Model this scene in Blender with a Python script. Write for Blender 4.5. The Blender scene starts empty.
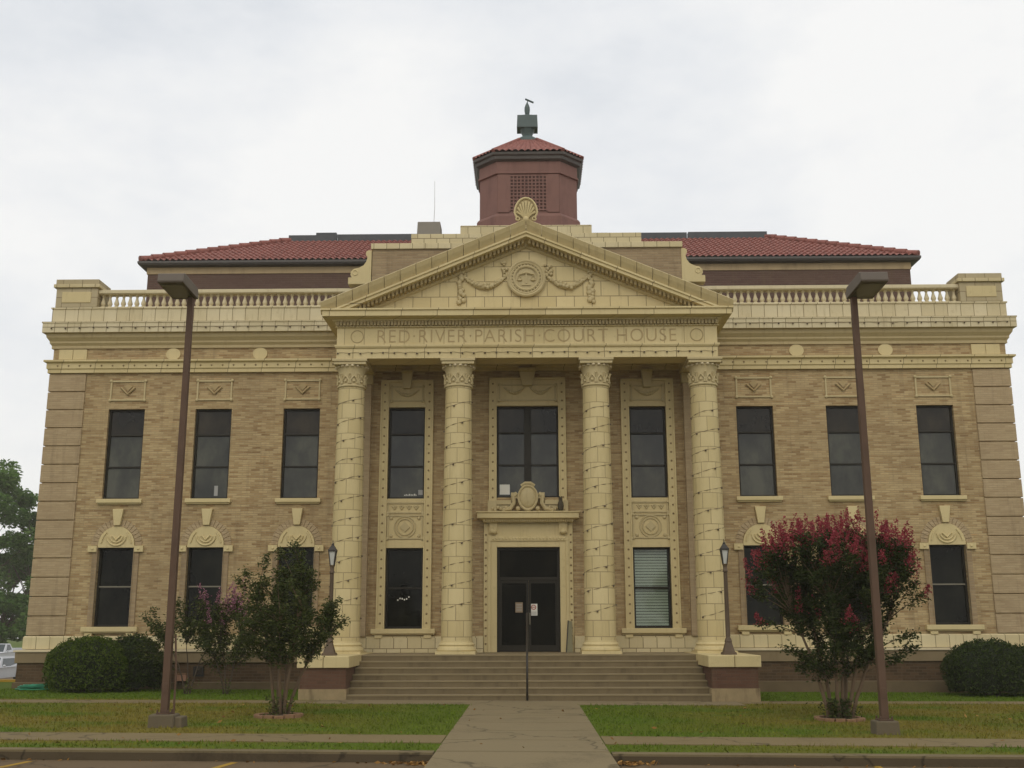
import bpy, bmesh, math, random
import numpy as np
from mathutils import Vector, Matrix

R = math.radians
PI = math.pi
rnd = random.Random(7)
rng = np.random.default_rng(11)
S = bpy.context.scene
COL = S.collection


# ------------------------------------------------------------------ helpers
class MB:
    """collects simple shapes into one mesh"""
    def __init__(self):
        self.v, self.f, self.mi = [], [], []
        self.cur = 0

    def add(self, vs, fs):
        o = len(self.v)
        self.v += [tuple(p) for p in vs]
        self.f += [tuple(i + o for i in f) for f in fs]
        self.mi += [self.cur] * len(fs)
        return self

    def box(self, x0, x1, y0, y1, z0, z1):
        vs = [(x, y, z) for z in (z0, z1) for y in (y0, y1) for x in (x0, x1)]
        return self.add(vs, [(0, 2, 3, 1), (4, 5, 7, 6), (0, 1, 5, 4), (2, 6, 7, 3), (0, 4, 6, 2), (1, 3, 7, 5)])

    def frustum(self, cx, cy, z0, z1, a0, b0, a1, b1):
        vs = [(cx + sx * a, cy + sy * b, z) for (a, b, z) in ((a0, b0, z0), (a1, b1, z1))
              for sx, sy in ((-1, -1), (1, -1), (1, 1), (-1, 1))]
        return self.add(vs, [(3, 2, 1, 0), (4, 5, 6, 7)] + [(i, (i + 1) % 4, 4 + (i + 1) % 4, 4 + i) for i in range(4)])

    def prism_y(self, pts, y0, y1):
        """polygon in (x,z) extruded along y"""
        n = len(pts)
        vs = [(x, y0, z) for x, z in pts] + [(x, y1, z) for x, z in pts]
        return self.add(vs, [tuple(range(n)), tuple(range(2 * n - 1, n - 1, -1))] +
                        [(i, n + i, n + (i + 1) % n, (i + 1) % n) for i in range(n)])

    def lathe(self, prof, n=24, c=(0, 0, 0), rot=0.0):
        """(r,z) profile turned about the vertical"""
        vs = []
        for r, z in prof:
            for k in range(n):
                a = rot + 2 * PI * k / n
                vs.append((c[0] + r * math.cos(a), c[1] + r * math.sin(a), c[2] + z))
        fs = []
        for j in range(len(prof) - 1):
            for k in range(n):
                k2 = (k + 1) % n
                fs.append((j * n + k, j * n + k2, (j + 1) * n + k2, (j + 1) * n + k))
        fs.append(tuple(range(n - 1, -1, -1)))
        fs.append(tuple(range((len(prof) - 1) * n, len(prof) * n)))
        return self.add(vs, fs)

    def tube(self, pts, rad, n=6, closed=False):
        pts = [Vector(p) for p in pts]
        m = len(pts)
        if not hasattr(rad, '__len__'):
            rad = [rad] * m
        vs = []
        up = None
        for i, p in enumerate(pts):
            if closed:
                d = pts[(i + 1) % m] - pts[i - 1]
            else:
                d = pts[min(i + 1, m - 1)] - pts[max(i - 1, 0)]
            d.normalize()
            if up is None:
                up = Vector((0, 0, 1)) if abs(d.z) < .9 else Vector((1, 0, 0))
            a = d.cross(up)
            if a.length < 1e-4:
                a = d.cross(Vector((0, 1, 0)))
            a.normalize()
            b = a.cross(d)
            b.normalize()
            up = b
            for k in range(n):
                t = 2 * PI * k / n
                vs.append(p + a * (math.cos(t) * rad[i]) + b * (math.sin(t) * rad[i]))
        fs = []
        for i in range(m if closed else m - 1):
            j = (i + 1) % m
            for k in range(n):
                k2 = (k + 1) % n
                fs.append((i * n + k, i * n + k2, j * n + k2, j * n + k))
        if not closed:
            fs.append(tuple(range(n - 1, -1, -1)))
            fs.append(tuple(range((m - 1) * n, m * n)))
        return self.add(vs, fs)

    def ball(self, c, r, sx=1, sy=1, sz=1, n=8, m=6):
        vs = [(c[0], c[1], c[2] - r * sz)]
        for j in range(1, m):
            ph = -PI / 2 + PI * j / m
            for k in range(n):
                t = 2 * PI * k / n
                vs.append((c[0] + r * sx * math.cos(ph) * math.cos(t), c[1] + r * sy * math.cos(ph) * math.sin(t),
                           c[2] + r * sz * math.sin(ph)))
        vs.append((c[0], c[1], c[2] + r * sz))
        fs = []
        for k in range(n):
            k2 = (k + 1) % n
            fs.append((0, 1 + k2, 1 + k))
            for j in range(m - 2):
                a = 1 + j * n
                fs.append((a + k, a + k2, a + n + k2, a + n + k))
            fs.append((1 + (m - 2) * n + k, 1 + (m - 2) * n + k2, len(vs) - 1))
        return self.add(vs, fs)

    def sweep(self, prof, path):
        """profile (out,z) swept along a plan path, mitred; outward is to the right of travel"""
        n = len(path)
        nr = []
        for i in range(n - 1):
            d = Vector((path[i + 1][0] - path[i][0], path[i + 1][1] - path[i][1])).normalized()
            nr.append(Vector((d.y, -d.x)))
        vs = []
        for i in range(n):
            if i == 0:
                m = nr[0]
            elif i == n - 1:
                m = nr[-1]
            else:
                m = nr[i - 1] + nr[i]
                m = m / (m.dot(nr[i]))
            for o, z in prof:
                vs.append((path[i][0] + m.x * o, path[i][1] + m.y * o, z))
        k = len(prof)
        fs = []
        for i in range(n - 1):
            for j in range(k - 1):
                fs.append((i * k + j, (i + 1) * k + j, (i + 1) * k + j + 1, i * k + j + 1))
        return self.add(vs, fs)

    def build(self, name, mats, parent=None, loc=(0, 0, 0), smooth=False, rz=0.0, bevel=0.0, angle=None):
        me = bpy.data.meshes.new(name)
        me.from_pydata(self.v, [], self.f)
        if not isinstance(mats, (list, tuple)):
            mats = [mats]
        for m in mats:
            me.materials.append(m)
        me.polygons.foreach_set('material_index', self.mi)
        bm = bmesh.new()
        bm.from_mesh(me)
        bmesh.ops.recalc_face_normals(bm, faces=bm.faces)
        bm.to_mesh(me)
        bm.free()
        if smooth:
            me.polygons.foreach_set('use_smooth', [True] * len(me.polygons))
            if angle:
                me.set_sharp_from_angle(angle=R(angle))
        o = bpy.data.objects.new(name, me)
        COL.objects.link(o)
        o.location = loc
        o.rotation_euler = (0, 0, rz)
        if parent:
            o.parent = parent
        if bevel:
            b = o.modifiers.new('bevel', 'BEVEL')
            b.width = bevel
            b.segments = 2
            b.limit_method = 'ANGLE'
        return o


def tag(o, label=None, cat=None, group=None, kind=None):
    if label: o['label'] = label
    if cat: o['category'] = cat
    if group: o['group'] = group
    if kind: o['kind'] = kind
    return o


def empty(name, loc=(0, 0, 0), rz=0):
    o = bpy.data.objects.new(name, None)
    o.empty_display_size = .3
    COL.objects.link(o)
    o.location = loc
    o.rotation_euler = (0, 0, rz)
    return o


def copy_tree(o, parent=None):
    c = o.copy()
    COL.objects.link(c)
    c.parent = parent
    for ch in list(o.children):
        copy_tree(ch, c)
    return c


def gz(x):
    """the ground falls gently from left to right"""
    return -.006 * x


# ------------------------------------------------------------------ materials
def newmat(name):
    m = bpy.data.materials.new(name)
    m.use_nodes = True
    nt = m.node_tree
    N, L = nt.nodes, nt.links
    return m, N, L, N['Principled BSDF']


def mathn(N, L, op, a, b=None):
    n = N.new('ShaderNodeMath')
    n.operation = op
    for i, s in enumerate((a, b)):
        if s is None: continue
        if isinstance(s, (int, float)):
            n.inputs[i].default_value = s
        else:
            L.new(s, n.inputs[i])
    return n.outputs[0]


def mixc(N, L, fac, a, b, mode='MIX'):
    n = N.new('ShaderNodeMix')
    n.data_type = 'RGBA'
    n.blend_type = mode
    for sock, s in ((n.inputs[0], fac), (n.inputs[6], a), (n.inputs[7], b)):
        if isinstance(s, (int, float)):
            sock.default_value = s
        elif isinstance(s, tuple):
            sock.default_value = (*s[:3], 1)
        else:
            L.new(s, sock)
    return n.outputs[2]


def ramp(N, L, fac, stops):
    n = N.new('ShaderNodeValToRGB')
    cr = n.color_ramp
    while len(cr.elements) < len(stops):
        cr.elements.new(.5)
    for e, (p, c) in zip(cr.elements, stops):
        e.position = p
        e.color = (*c, 1) if isinstance(c, tuple) else (c, c, c, 1)
    L.new(fac, n.inputs[0])
    return n.outputs[0]


def noise(N, L, vec, scale, detail=4, rough=.55):
    n = N.new('ShaderNodeTexNoise')
    n.inputs['Scale'].default_value = scale
    n.inputs['Detail'].default_value = detail
    n.inputs['Roughness'].default_value = rough
    if vec is not None: L.new(vec, n.inputs['Vector'])
    return n.outputs['Fac']


def mapping(N, L, vec, scale):
    n = N.new('ShaderNodeMapping')
    n.inputs['Scale'].default_value = scale
    L.new(vec, n.inputs['Vector'])
    return n.outputs[0]


def objcoord(N):
    return N.new('ShaderNodeTexCoord').outputs['Object']


def uvz(N, L, z0=0.0, radial=0.0):
    """flat wall coordinates: along the wall, and height"""
    co = objcoord(N)
    sp = N.new('ShaderNodeSeparateXYZ')
    L.new(co, sp.inputs[0])
    if radial:
        u = mathn(N, L, 'MULTIPLY', mathn(N, L, 'ARCTAN2', sp.outputs[1], sp.outputs[0]), radial)
    else:
        u = mathn(N, L, 'ADD', sp.outputs[0], sp.outputs[1])
    v = mathn(N, L, 'SUBTRACT', sp.outputs[2], z0)
    cb = N.new('ShaderNodeCombineXYZ')
    L.new(u, cb.inputs[0])
    L.new(v, cb.inputs[1])
    return co, cb.outputs[0]


def bump(N, L, b, h, dist=.01, strength=.6):
    n = N.new('ShaderNodeBump')
    n.inputs['Strength'].default_value = strength
    n.inputs['Distance'].default_value = dist
    L.new(h, n.inputs['Height'])
    L.new(n.outputs[0], b.inputs['Normal'])


def plain(name, col, rough=.6, var=.12, scale=3.0, metal=0.0, spec=.4, bmp=0.0, stain=None):
    m, N, L, b = newmat(name)
    co = objcoord(N)
    f = noise(N, L, co, scale, 5)
    c = mixc(N, L, f, tuple(x * (1 - var) for x in col), tuple(min(1, x * (1 + var)) for x in col))
    if stain:
        f2 = ramp(N, L, noise(N, L, mapping(N, L, co, (1.6, 1.6, .35)), 2.2, 6, .65), [(.5, 0.0), (.72, 1.0)])
        c = mixc(N, L, mathn(N, L, 'MULTIPLY', f2, stain[1]), c, stain[0])
    L.new(c, b.inputs['Base Color'])
    b.inputs['Roughness'].default_value = rough
    b.inputs['Metallic'].default_value = metal
    b.inputs['Specular IOR Level'].default_value = spec
    if bmp:
        bump(N, L, b, noise(N, L, co, scale * 12, 4), bmp)
    return m


CREAM = (.64, .525, .275)
def terracotta(name, bw=.37, rh=.36, z0=0.0, radial=0.0, col=CREAM, joint=(.20, .145, .075), off=.5, stain=.30, mortar=.010):
    """glazed cream blocks with dark joints, a little streaked by rain"""
    m, N, L, b = newmat(name)
    co, uv = uvz(N, L, z0, radial)
    t = N.new('ShaderNodeTexBrick')
    t.offset = off
    t.inputs['Scale'].default_value = 1
    t.inputs['Brick Width'].default_value = bw
    t.inputs['Row Height'].default_value = rh
    t.inputs['Mortar Size'].default_value = mortar
    t.inputs['Mortar Smooth'].default_value = .3
    t.inputs['Color1'].default_value = (*col, 1)
    t.inputs['Color2'].default_value = (col[0] * .86, col[1] * .84, col[2] * .78, 1)
    t.inputs['Mortar'].default_value = (*joint, 1)
    L.new(uv, t.inputs['Vector'])
    big = noise(N, L, co, .9, 5, .6)
    c = mixc(N, L, mathn(N, L, 'MULTIPLY', ramp(N, L, big, [(.40, 0.0), (.72, 1.0)]), .35), t.outputs['Color'],
             (col[0] * .74, col[1] * .72, col[2] * .62))
    run = ramp(N, L, noise(N, L, mapping(N, L, co, (3.2, 3.2, .35)), 2.4, 6, .7), [(.54, 0.0), (.75, 1.0)])
    c = mixc(N, L, mathn(N, L, 'MULTIPLY', run, stain), c, (.26, .185, .085))
    sm = ramp(N, L, noise(N, L, co, 5.5, 5, .7), [(.60, 0.0), (.74, 1.0)])
    c = mixc(N, L, mathn(N, L, 'MULTIPLY', sm, .30), c, (.30, .22, .11))
    L.new(c, b.inputs['Base Color'])
    b.inputs['Roughness'].default_value = .55
    b.inputs['Specular IOR Level'].default_value = .3
    bump(N, L, b, mathn(N, L, 'ADD', mathn(N, L, 'MULTIPLY', t.outputs['Fac'], -1.0), mathn(N, L, 'MULTIPLY', noise(N, L, co, 18, 4), .35)), .008)
    return m


def brickwork(name, cols, mortar, bw=.30, rh=.075, ms=.008, streak=.55, z0=0.0, grime=.25):
    """long roman bricks: several clay colours, laid dark and light by chance"""
    m, N, L, b = newmat(name)
    co, uv = uvz(N, L, z0)
    t = N.new('ShaderNodeTexBrick')
    t.offset = .5
    t.inputs['Scale'].default_value = 1
    t.inputs['Brick Width'].default_value = bw
    t.inputs['Row Height'].default_value = rh
    t.inputs['Mortar Size'].default_value = ms
    t.inputs['Mortar Smooth'].default_value = .2
    t.inputs['Color1'].default_value = (0, 0, 0, 1)
    t.inputs['Color2'].default_value = (1, 1, 1, 1)
    t.inputs['Mortar'].default_value = (.5, .5, .5, 1)
    L.new(uv, t.inputs['Vector'])
    n1 = noise(N, L, mapping(N, L, uv, (1.5, 10, 1)), 1.3, 5, .65)
    f = mathn(N, L, 'ADD', mathn(N, L, 'MULTIPLY', t.outputs['Color'], 1 - streak), mathn(N, L, 'MULTIPLY', n1, streak))
    c = ramp(N, L, f, cols)
    c = mixc(N, L, t.outputs['Fac'], c, mortar)
    g = ramp(N, L, noise(N, L, co, .55, 6, .65), [(.42, 0.0), (.75, 1.0)])
    c = mixc(N, L, mathn(N, L, 'MULTIPLY', g, grime), c, (.17, .12, .07))
    rn = ramp(N, L, noise(N, L, mapping(N, L, co, (2.6, 2.6, .22)), 1.7, 6, .65), [(.54, 0.0), (.76, 1.0)])
    c = mixc(N, L, mathn(N, L, 'MULTIPLY', rn, .45), c, (.15, .105, .06))
    L.new(c, b.inputs['Base Color'])
    b.inputs['Roughness'].default_value = .85
    b.inputs['Specular IOR Level'].default_value = .2
    bump(N, L, b, mathn(N, L, 'ADD', mathn(N, L, 'MULTIPLY', t.outputs['Fac'], -1.0), mathn(N, L, 'MULTIPLY', n1, .6)), .012)
    return m


M = {}
M['cream'] = terracotta('cream_terracotta', col=(.65, .55, .325))
M['cream_rail'] = terracotta('pale_cream_rail', bw=30, rh=30, z0=-10, col=(.66, .57, .365), stain=.3)
M['cream_parapet'] = terracotta('cream_parapet_blocks', bw=.37, rh=.62, z0=10.05, off=0.0, stain=.5, col=(.66, .57, .365))
M['cream_cornice'] = terracotta('cream_cornice_blocks', bw=.37, rh=.16, z0=9.836, off=0.0, stain=.55, col=(.66, .57, .365))
M['cream_band'] = terracotta('cream_band', bw=.95, rh=2.0, z0=8.0, off=0.0, stain=.2)
M['cream_plain'] = terracotta('cream_plain', bw=30, rh=30, z0=-10, stain=.25)
M['cream_relief'] = terracotta('cream_relief', bw=30, rh=30, z0=-10, col=(.53, .435, .235), stain=.45)
M['cream_column'] = terracotta('cream_column_drums', bw=.40, rh=.40, z0=.02, radial=.38, stain=.30, joint=(.30, .225, .115), mortar=.009)
M['cream_tymp'] = terracotta('cream_tympanum_blocks', bw=.48, rh=.42, z0=9.86, stain=.3)
M['cream_frieze'] = terracotta('cream_frieze_blocks', bw=.53, rh=1.2, z0=8.5, off=0.0, stain=.3, joint=(.33, .25, .13))
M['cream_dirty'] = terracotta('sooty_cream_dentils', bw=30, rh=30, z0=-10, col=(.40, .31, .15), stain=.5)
M['cream_soffit'] = terracotta('shaded_grimy_cream_mouldings', bw=30, rh=30, z0=-10, col=(.47, .375, .195), stain=.5)  # darker cream: grime, plus the soffit's shade put into the colour
M['sima'] = terracotta('weathered_gable_tiles', bw=30, rh=30, z0=-10, col=(.50, .40, .20), stain=.55)
M['carved'] = plain('dirt_filled_lettering', (.39, .29, .14), .8, .2)
M['stud'] = plain('dark_stained_stud', (.25, .18, .085), .8, .2)
M['brick'] = brickwork('buff_roman_brick', [(.22, (.22, .135, .06)), (.36, (.34, .225, .105)), (.50, (.43, .312, .155)), (.64, (.505, .38, .20)), (.80, (.43, .26, .115))], (.375, .285, .155), bw=.24, rh=.062, ms=.007, streak=.66, grime=.35)
M['brick_quoin'] = brickwork('buff_corner_brick', [(.2, (.34, .245, .138)), (.5, (.43, .32, .185)), (.8, (.49, .375, .225))], (.39, .30, .175), streak=.75, bw=.24, rh=.062, ms=.006)
M['brick_attic'] = brickwork('weathered_attic_brick', [(.2, (.26, .18, .10)), (.5, (.35, .25, .14)), (.8, (.43, .32, .18))], (.33, .26, .16), streak=.7)
M['brick_plinth'] = brickwork('brown_plinth_brick', [(.2, (.055, .032, .016)), (.5, (.085, .05, .025)), (.8, (.12, .07, .035))], (.10, .07, .04), bw=.22, grime=.35)
M['brick_maroon'] = brickwork('maroon_brick', [(.2, (.085, .042, .026)), (.5, (.115, .056, .034)), (.8, (.14, .07, .042))], (.11, .065, .042), bw=.22, streak=.75)
M['pent'] = brickwork('dark_upper_brick', [(.2, (.10, .056, .044)), (.5, (.125, .072, .056)), (.8, (.15, .09, .07))], (.12, .085, .065), bw=.22, streak=.75)
M['pent_band'] = plain('tan_upper_band', (.42, .31, .17), .8, .18, 1.5, stain=((.2, .14, .08), .5))
M['cup'] = plain('red_painted_cupola', (.20, .100, .078), .75, .18, 2.0, stain=((.13, .06, .048), .6))
M['cup_dark'] = plain('cupola_louvre_back', (.085, .042, .033), .9)
M['tile'] = plain('red_clay_tile', (.28, .11, .088), .75, .30, 4.5, spec=.25, stain=((.12, .05, .04), .6))
M['eave'] = plain('dark_slate_brown_gutter', (.085, .075, .066), .5, .15)
M['deck'] = plain('dark_roof_edge', (.07, .075, .08), .6, .2)
M['finial'] = plain('green_grey_metal', (.075, .105, .10), .5, .2, 5)
M['vent'] = plain('grey_vent_hood', (.24, .215, .175), .7, .15)
M['bronze'] = plain('dark_bronze_frame', (.018, .0145, .008), .5, .2, 3, spec=.25)
M['rail_light'] = plain('pale_sash_rail', (.20, .18, .13), .5)
M['lamp_brown'] = plain('brown_painted_pole', (.105, .060, .036), .65, .25, 2.5, spec=.3, stain=((.06, .035, .02), .7))
M['lamp_head'] = plain('dull_brown_lamp_housing', (.135, .11, .085), .6, .15, 3)
M['lens'] = plain('dirty_lamp_lens', (.10, .105, .07), .25, .2)
M['post'] = plain('rusty_brown_iron', (.10, .066, .036), .6, .25, 4)
M['lantern_glass'] = plain('milky_lantern_glass', (.55, .55, .5), .2, .1)
M['iron'] = plain('dark_iron', (.03, .024, .018), .5)
M['steps'] = plain('brown_grey_step_stone', (.165, .123, .062), .85, .28, 1.8, bmp=.004, stain=((.09, .065, .032), .7))
M['nosing'] = plain('worn_step_edge', (.24, .185, .098), .85, .2, 2.5)
M['stained'] = plain('stained_cheek_base', (.30, .225, .115), .85, .3, 5, stain=((.10, .065, .03), .95))
M['ledge'] = plain('pale_ledge_stone', (.62, .52, .33), .7, .12, 2)
M['water_stone'] = plain('brown_water_table_stone', (.23, .17, .09), .8, .18, 1.5, stain=((.16, .11, .05), .5))
M['foot'] = plain('grey_footing_concrete', (.125, .098, .058), .9, .25, 4, bmp=.01, stain=((.12, .09, .05), .6))
M['footing'] = plain('brown_footing_stone', (.125, .088, .045), .9, .25, 3)
M['pedestal'] = terracotta('greyed_pedestal_blocks', bw=.55, rh=.30, z0=10.62, col=(.47, .39, .235), stain=.4)
M['pave'] = None
M['white_paint'] = plain('white_car_paint', (.55, .56, .58), .25, .03, spec=.6)
M['blue_paint'] = plain('grey_blue_car_paint', (.20, .24, .29), .25, .03, spec=.6)
M['car_glass'] = plain('dark_car_glass', (.03, .045, .05), .08, spec=.6)
M['tyre'] = plain('tyre_rubber', (.02, .02, .02), .9)
M['chrome'] = plain('bright_trim', (.6, .6, .6), .3, metal=.8)
M['grille'] = plain('dark_grille', (.03, .02, .02), .6)
M['headlamp'] = plain('headlamp_lens', (.5, .5, .48), .15)
M['red_lens'] = plain('red_lamp_lens', (.3, .03, .02), .3)
M['hose'] = plain('teal_green_hose', (.015, .20, .10), .5, .2, 8)
M['paper'] = plain('white_paper', (.72, .70, .62), .8, .05)
M['paper_tan'] = plain('tan_paper', (.26, .19, .12), .8, .1)
M['red_ink'] = plain('red_print', (.42, .12, .09), .8)
M['grey_ink'] = plain('grey_print', (.35, .34, .32), .8)
M['pink_box'] = plain('pinkish_box_paint', (.42, .22, .14), .7)
M['board'] = plain('grey_green_board', (.22, .20, .11), .7, .15)
M['blind'] = plain('pale_blind_slats', (.46, .47, .42), .5, .06)
M['bulb'] = plain('dull_bulb_glass', (.10, .07, .035), .4)
M['wire'] = plain('dark_light_wire', (.19, .14, .07), .6)
M['bark'] = plain('pale_brown_bark', (.13, .085, .048), .9, .3, 6, bmp=.006)
M['bark_dark'] = plain('dark_bark', (.07, .05, .032), .9, .3, 5)
M['brick_edge'] = plain('old_brick_edging', (.24, .135, .07), .9, .3, 7, bmp=.01)
M['soil'] = plain('bare_soil', (.12, .085, .05), .95, .3, 6, bmp=.02)
M['yellow'] = None


def glass(name, base, rough=.06, spec=.5):
    """window pane over a dim room: uneven reflections and a dull blind are painted into its colour"""
    m, N, L, b = newmat(name)
    co = N.new('ShaderNodeNewGeometry').outputs['Position']
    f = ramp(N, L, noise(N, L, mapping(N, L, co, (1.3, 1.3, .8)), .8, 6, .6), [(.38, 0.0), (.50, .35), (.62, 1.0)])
    c = mixc(N, L, f, tuple(x * .45 for x in base), tuple(x * 1.75 for x in base))  # pale and dark patches in the colour imitate reflections and the room behind
    L.new(c, b.inputs['Base Color'])
    b.inputs['Roughness'].default_value = rough
    b.inputs['Specular IOR Level'].default_value = spec
    bump(N, L, b, noise(N, L, co, 2.5, 2), .004, .3)
    return m


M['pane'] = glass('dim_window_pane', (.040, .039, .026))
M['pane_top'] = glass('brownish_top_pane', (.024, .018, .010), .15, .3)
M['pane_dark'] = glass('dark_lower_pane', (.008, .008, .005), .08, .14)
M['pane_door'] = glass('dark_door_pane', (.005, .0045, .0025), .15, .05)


def clearglass(name):
    m, N, L, b = newmat(name)
    t = N.new('ShaderNodeBsdfTransparent')
    t.inputs[0].default_value = (.86, .90, .86, 1)
    g = N.new('ShaderNodeBsdfGlossy')
    g.inputs['Roughness'].default_value = .05
    mx = N.new('ShaderNodeMixShader')
    mx.inputs[0].default_value = .035
    L.new(t.outputs[0], mx.inputs[1])
    L.new(g.outputs[0], mx.inputs[2])
    L.new(mx.outputs[0], N['Material Output'].inputs[0])
    return m


M['clear'] = clearglass('clear_pane')


def leafmat(name, c0, c1, c2, trans=.25):
    m, N, L, b = newmat(name)
    a = N.new('ShaderNodeAttribute')
    a.attribute_name = 'tint'
    c = ramp(N, L, a.outputs['Fac'], [(0.0, c0), (.55, c1), (1.0, c2)])
    L.new(c, b.inputs['Base Color'])
    b.inputs['Roughness'].default_value = .6
    b.inputs['Specular IOR Level'].default_value = .12
    t = N.new('ShaderNodeBsdfTranslucent')
    L.new(c, t.inputs[0])
    mx = N.new('ShaderNodeMixShader')
    mx.inputs[0].default_value = trans
    L.new(b.outputs[0], mx.inputs[1])
    L.new(t.outputs[0], mx.inputs[2])
    L.new(mx.outputs[0], N['Material Output'].inputs[0])
    return m


M['leaf_myrtle'] = leafmat('myrtle_leaf', (.030, .044, .009), (.060, .076, .017), (.13, .125, .038))
M['leaf_red_myrtle'] = leafmat('dark_myrtle_leaf', (.021, .033, .007), (.041, .056, .012), (.082, .09, .024))
M['leaf_shrub'] = leafmat('clipped_shrub_leaf', (.036, .062, .006), (.064, .10, .011), (.11, .145, .022))
M['leaf_shrub_dark'] = leafmat('dark_shrub_leaf', (.020, .036, .006), (.036, .056, .011), (.064, .085, .02))
M['leaf_tree'] = leafmat('tree_leaf', (.045, .105, .018), (.085, .165, .030), (.15, .23, .06), .35)
M['petal_red'] = leafmat('crimson_petal', (.20, .028, .038), (.32, .05, .062), (.42, .10, .11), .3)
M['petal_pink'] = leafmat('mauve_pink_petal', (.22, .085, .13), (.33, .14, .19), (.46, .25, .28), .3)
M['seed'] = leafmat('straw_seed_head', (.30, .22, .10), (.48, .37, .18), (.62, .50, .26), .2)
M['blade'] = None


def grass_color(N, L, co):
    n1 = noise(N, L, mapping(N, L, co, (.33, .55, .3)), 1.0, 5, .6)
    dry = ramp(N, L, n1, [(.36, 0.0), (.54, 1.0)])
    n2 = noise(N, L, co, 7, 5, .7)
    green = mixc(N, L, n2, (.066, .118, .006), (.118, .170, .012))
    tan = mixc(N, L, n2, (.165, .130, .018), (.245, .180, .034))
    sp = N.new('ShaderNodeSeparateXYZ')
    L.new(co, sp.inputs[0])
    damp = ramp(N, L, mathn(N, L, 'ADD', mathn(N, L, 'MULTIPLY', sp.outputs[1], .1), 1.0), [(.54, 0.0), (.60, 1.0)])
    dry = mathn(N, L, 'MULTIPLY', dry, mathn(N, L, 'SUBTRACT', 1.0, damp))
    far = ramp(N, L, mathn(N, L, 'MULTIPLY', mathn(N, L, 'ABSOLUTE', sp.outputs[0]), .1), [(.20, .12), (.50, 1.0)])
    dry = mathn(N, L, 'MULTIPLY', dry, far)
    return mixc(N, L, mathn(N, L, 'MULTIPLY', dry, .85), green, tan), n2


def lawnmat():
    m, N, L, b = newmat('mown_dry_lawn')
    co = N.new('ShaderNodeNewGeometry').outputs['Position']
    c, n2 = grass_color(N, L, co)
    c = mixc(N, L, .25, c, (.05, .045, .015))
    L.new(c, b.inputs['Base Color'])
    b.inputs['Roughness'].default_value = .95
    b.inputs['Specular IOR Level'].default_value = .1
    bump(N, L, b, noise(N, L, co, 30, 4, .7), .03)
    return m


def blademat():
    m, N, L, b = newmat('grass_blade')
    co = N.new('ShaderNodeNewGeometry').outputs['Position']
    c, n2 = grass_color(N, L, co)
    a = N.new('ShaderNodeAttribute')
    a.attribute_name = 'tint'
    c = mixc(N, L, 1.0, c, ramp(N, L, a.outputs['Fac'], [(0.0, .8), (1.0, 1.2)]), 'MULTIPLY')
    L.new(c, b.inputs['Base Color'])
    b.inputs['Roughness'].default_value = .8
    b.inputs['Specular IOR Level'].default_value = .15
    return m


def pavemat(name, col, joints=1.5, stain=.5):
    m, N, L, b = newmat(name)
    co = N.new('ShaderNodeNewGeometry').outputs['Position']
    n1 = noise(N, L, co, .8, 6, .65)
    n2 = noise(N, L, co, 25, 4, .7)
    f = mathn(N, L, 'ADD', mathn(N, L, 'MULTIPLY', n1, .7), mathn(N, L, 'MULTIPLY', n2, .3))
    c = ramp(N, L, f, [(.28, tuple(x * .55 for x in col)), (.47, col), (.60, tuple(x * 1.02 for x in col)), (.75, tuple(x * 1.28 for x in col))])
    vo = N.new('ShaderNodeTexVoronoi')
    vo.feature = 'DISTANCE_TO_EDGE'
    vo.inputs['Scale'].default_value = .33
    wob = N.new('ShaderNodeTexNoise')
    wob.inputs['Scale'].default_value = 1.6
    wob.inputs['Detail'].default_value = 5
    L.new(co, wob.inputs['Vector'])
    ad = N.new('ShaderNodeVectorMath'); ad.operation = 'ADD'
    L.new(co, ad.inputs[0]); L.new(wob.outputs['Color'], ad.inputs[1])
    L.new(ad.outputs[0], vo.inputs['Vector'])
    ck = ramp(N, L, vo.outputs['Distance'], [(0.0, 1.0), (.006, .7), (.012, 0.0)])
    c = mixc(N, L, mathn(N, L, 'MULTIPLY', ck, .75), c, tuple(x * .3 for x in col))
    L.new(c, b.inputs['Base Color'])
    b.inputs['Roughness'].default_value = .9
    b.inputs['Specular IOR Level'].default_value = .2
    bump(N, L, b, n2, .006)
    return m


M['blade'] = blademat()
M['lawn'] = lawnmat()
M['pave'] = pavemat('worn_concrete_path', (.215, .168, .092))
M['walk'] = pavemat('weathered_sidewalk', (.19, .143, .068))
M['kerb'] = pavemat('old_kerb_concrete', (.175, .135, .07))
M['kerb_face'] = pavemat('dark_kerb_face', (.085, .063, .035))  # front face of the kerb, a darker colour than its top
M['asphalt'] = pavemat('brown_dusty_asphalt', (.135, .092, .048))
M['earth'] = pavemat('distant_ground', (.14, .13, .05))
M['yellow'] = pavemat('worn_yellow_paint', (.36, .22, .03))
M['dry_leaf'] = leafmat('fallen_leaf', (.10, .05, .015), (.24, .12, .03), (.42, .24, .07), .1)


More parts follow.
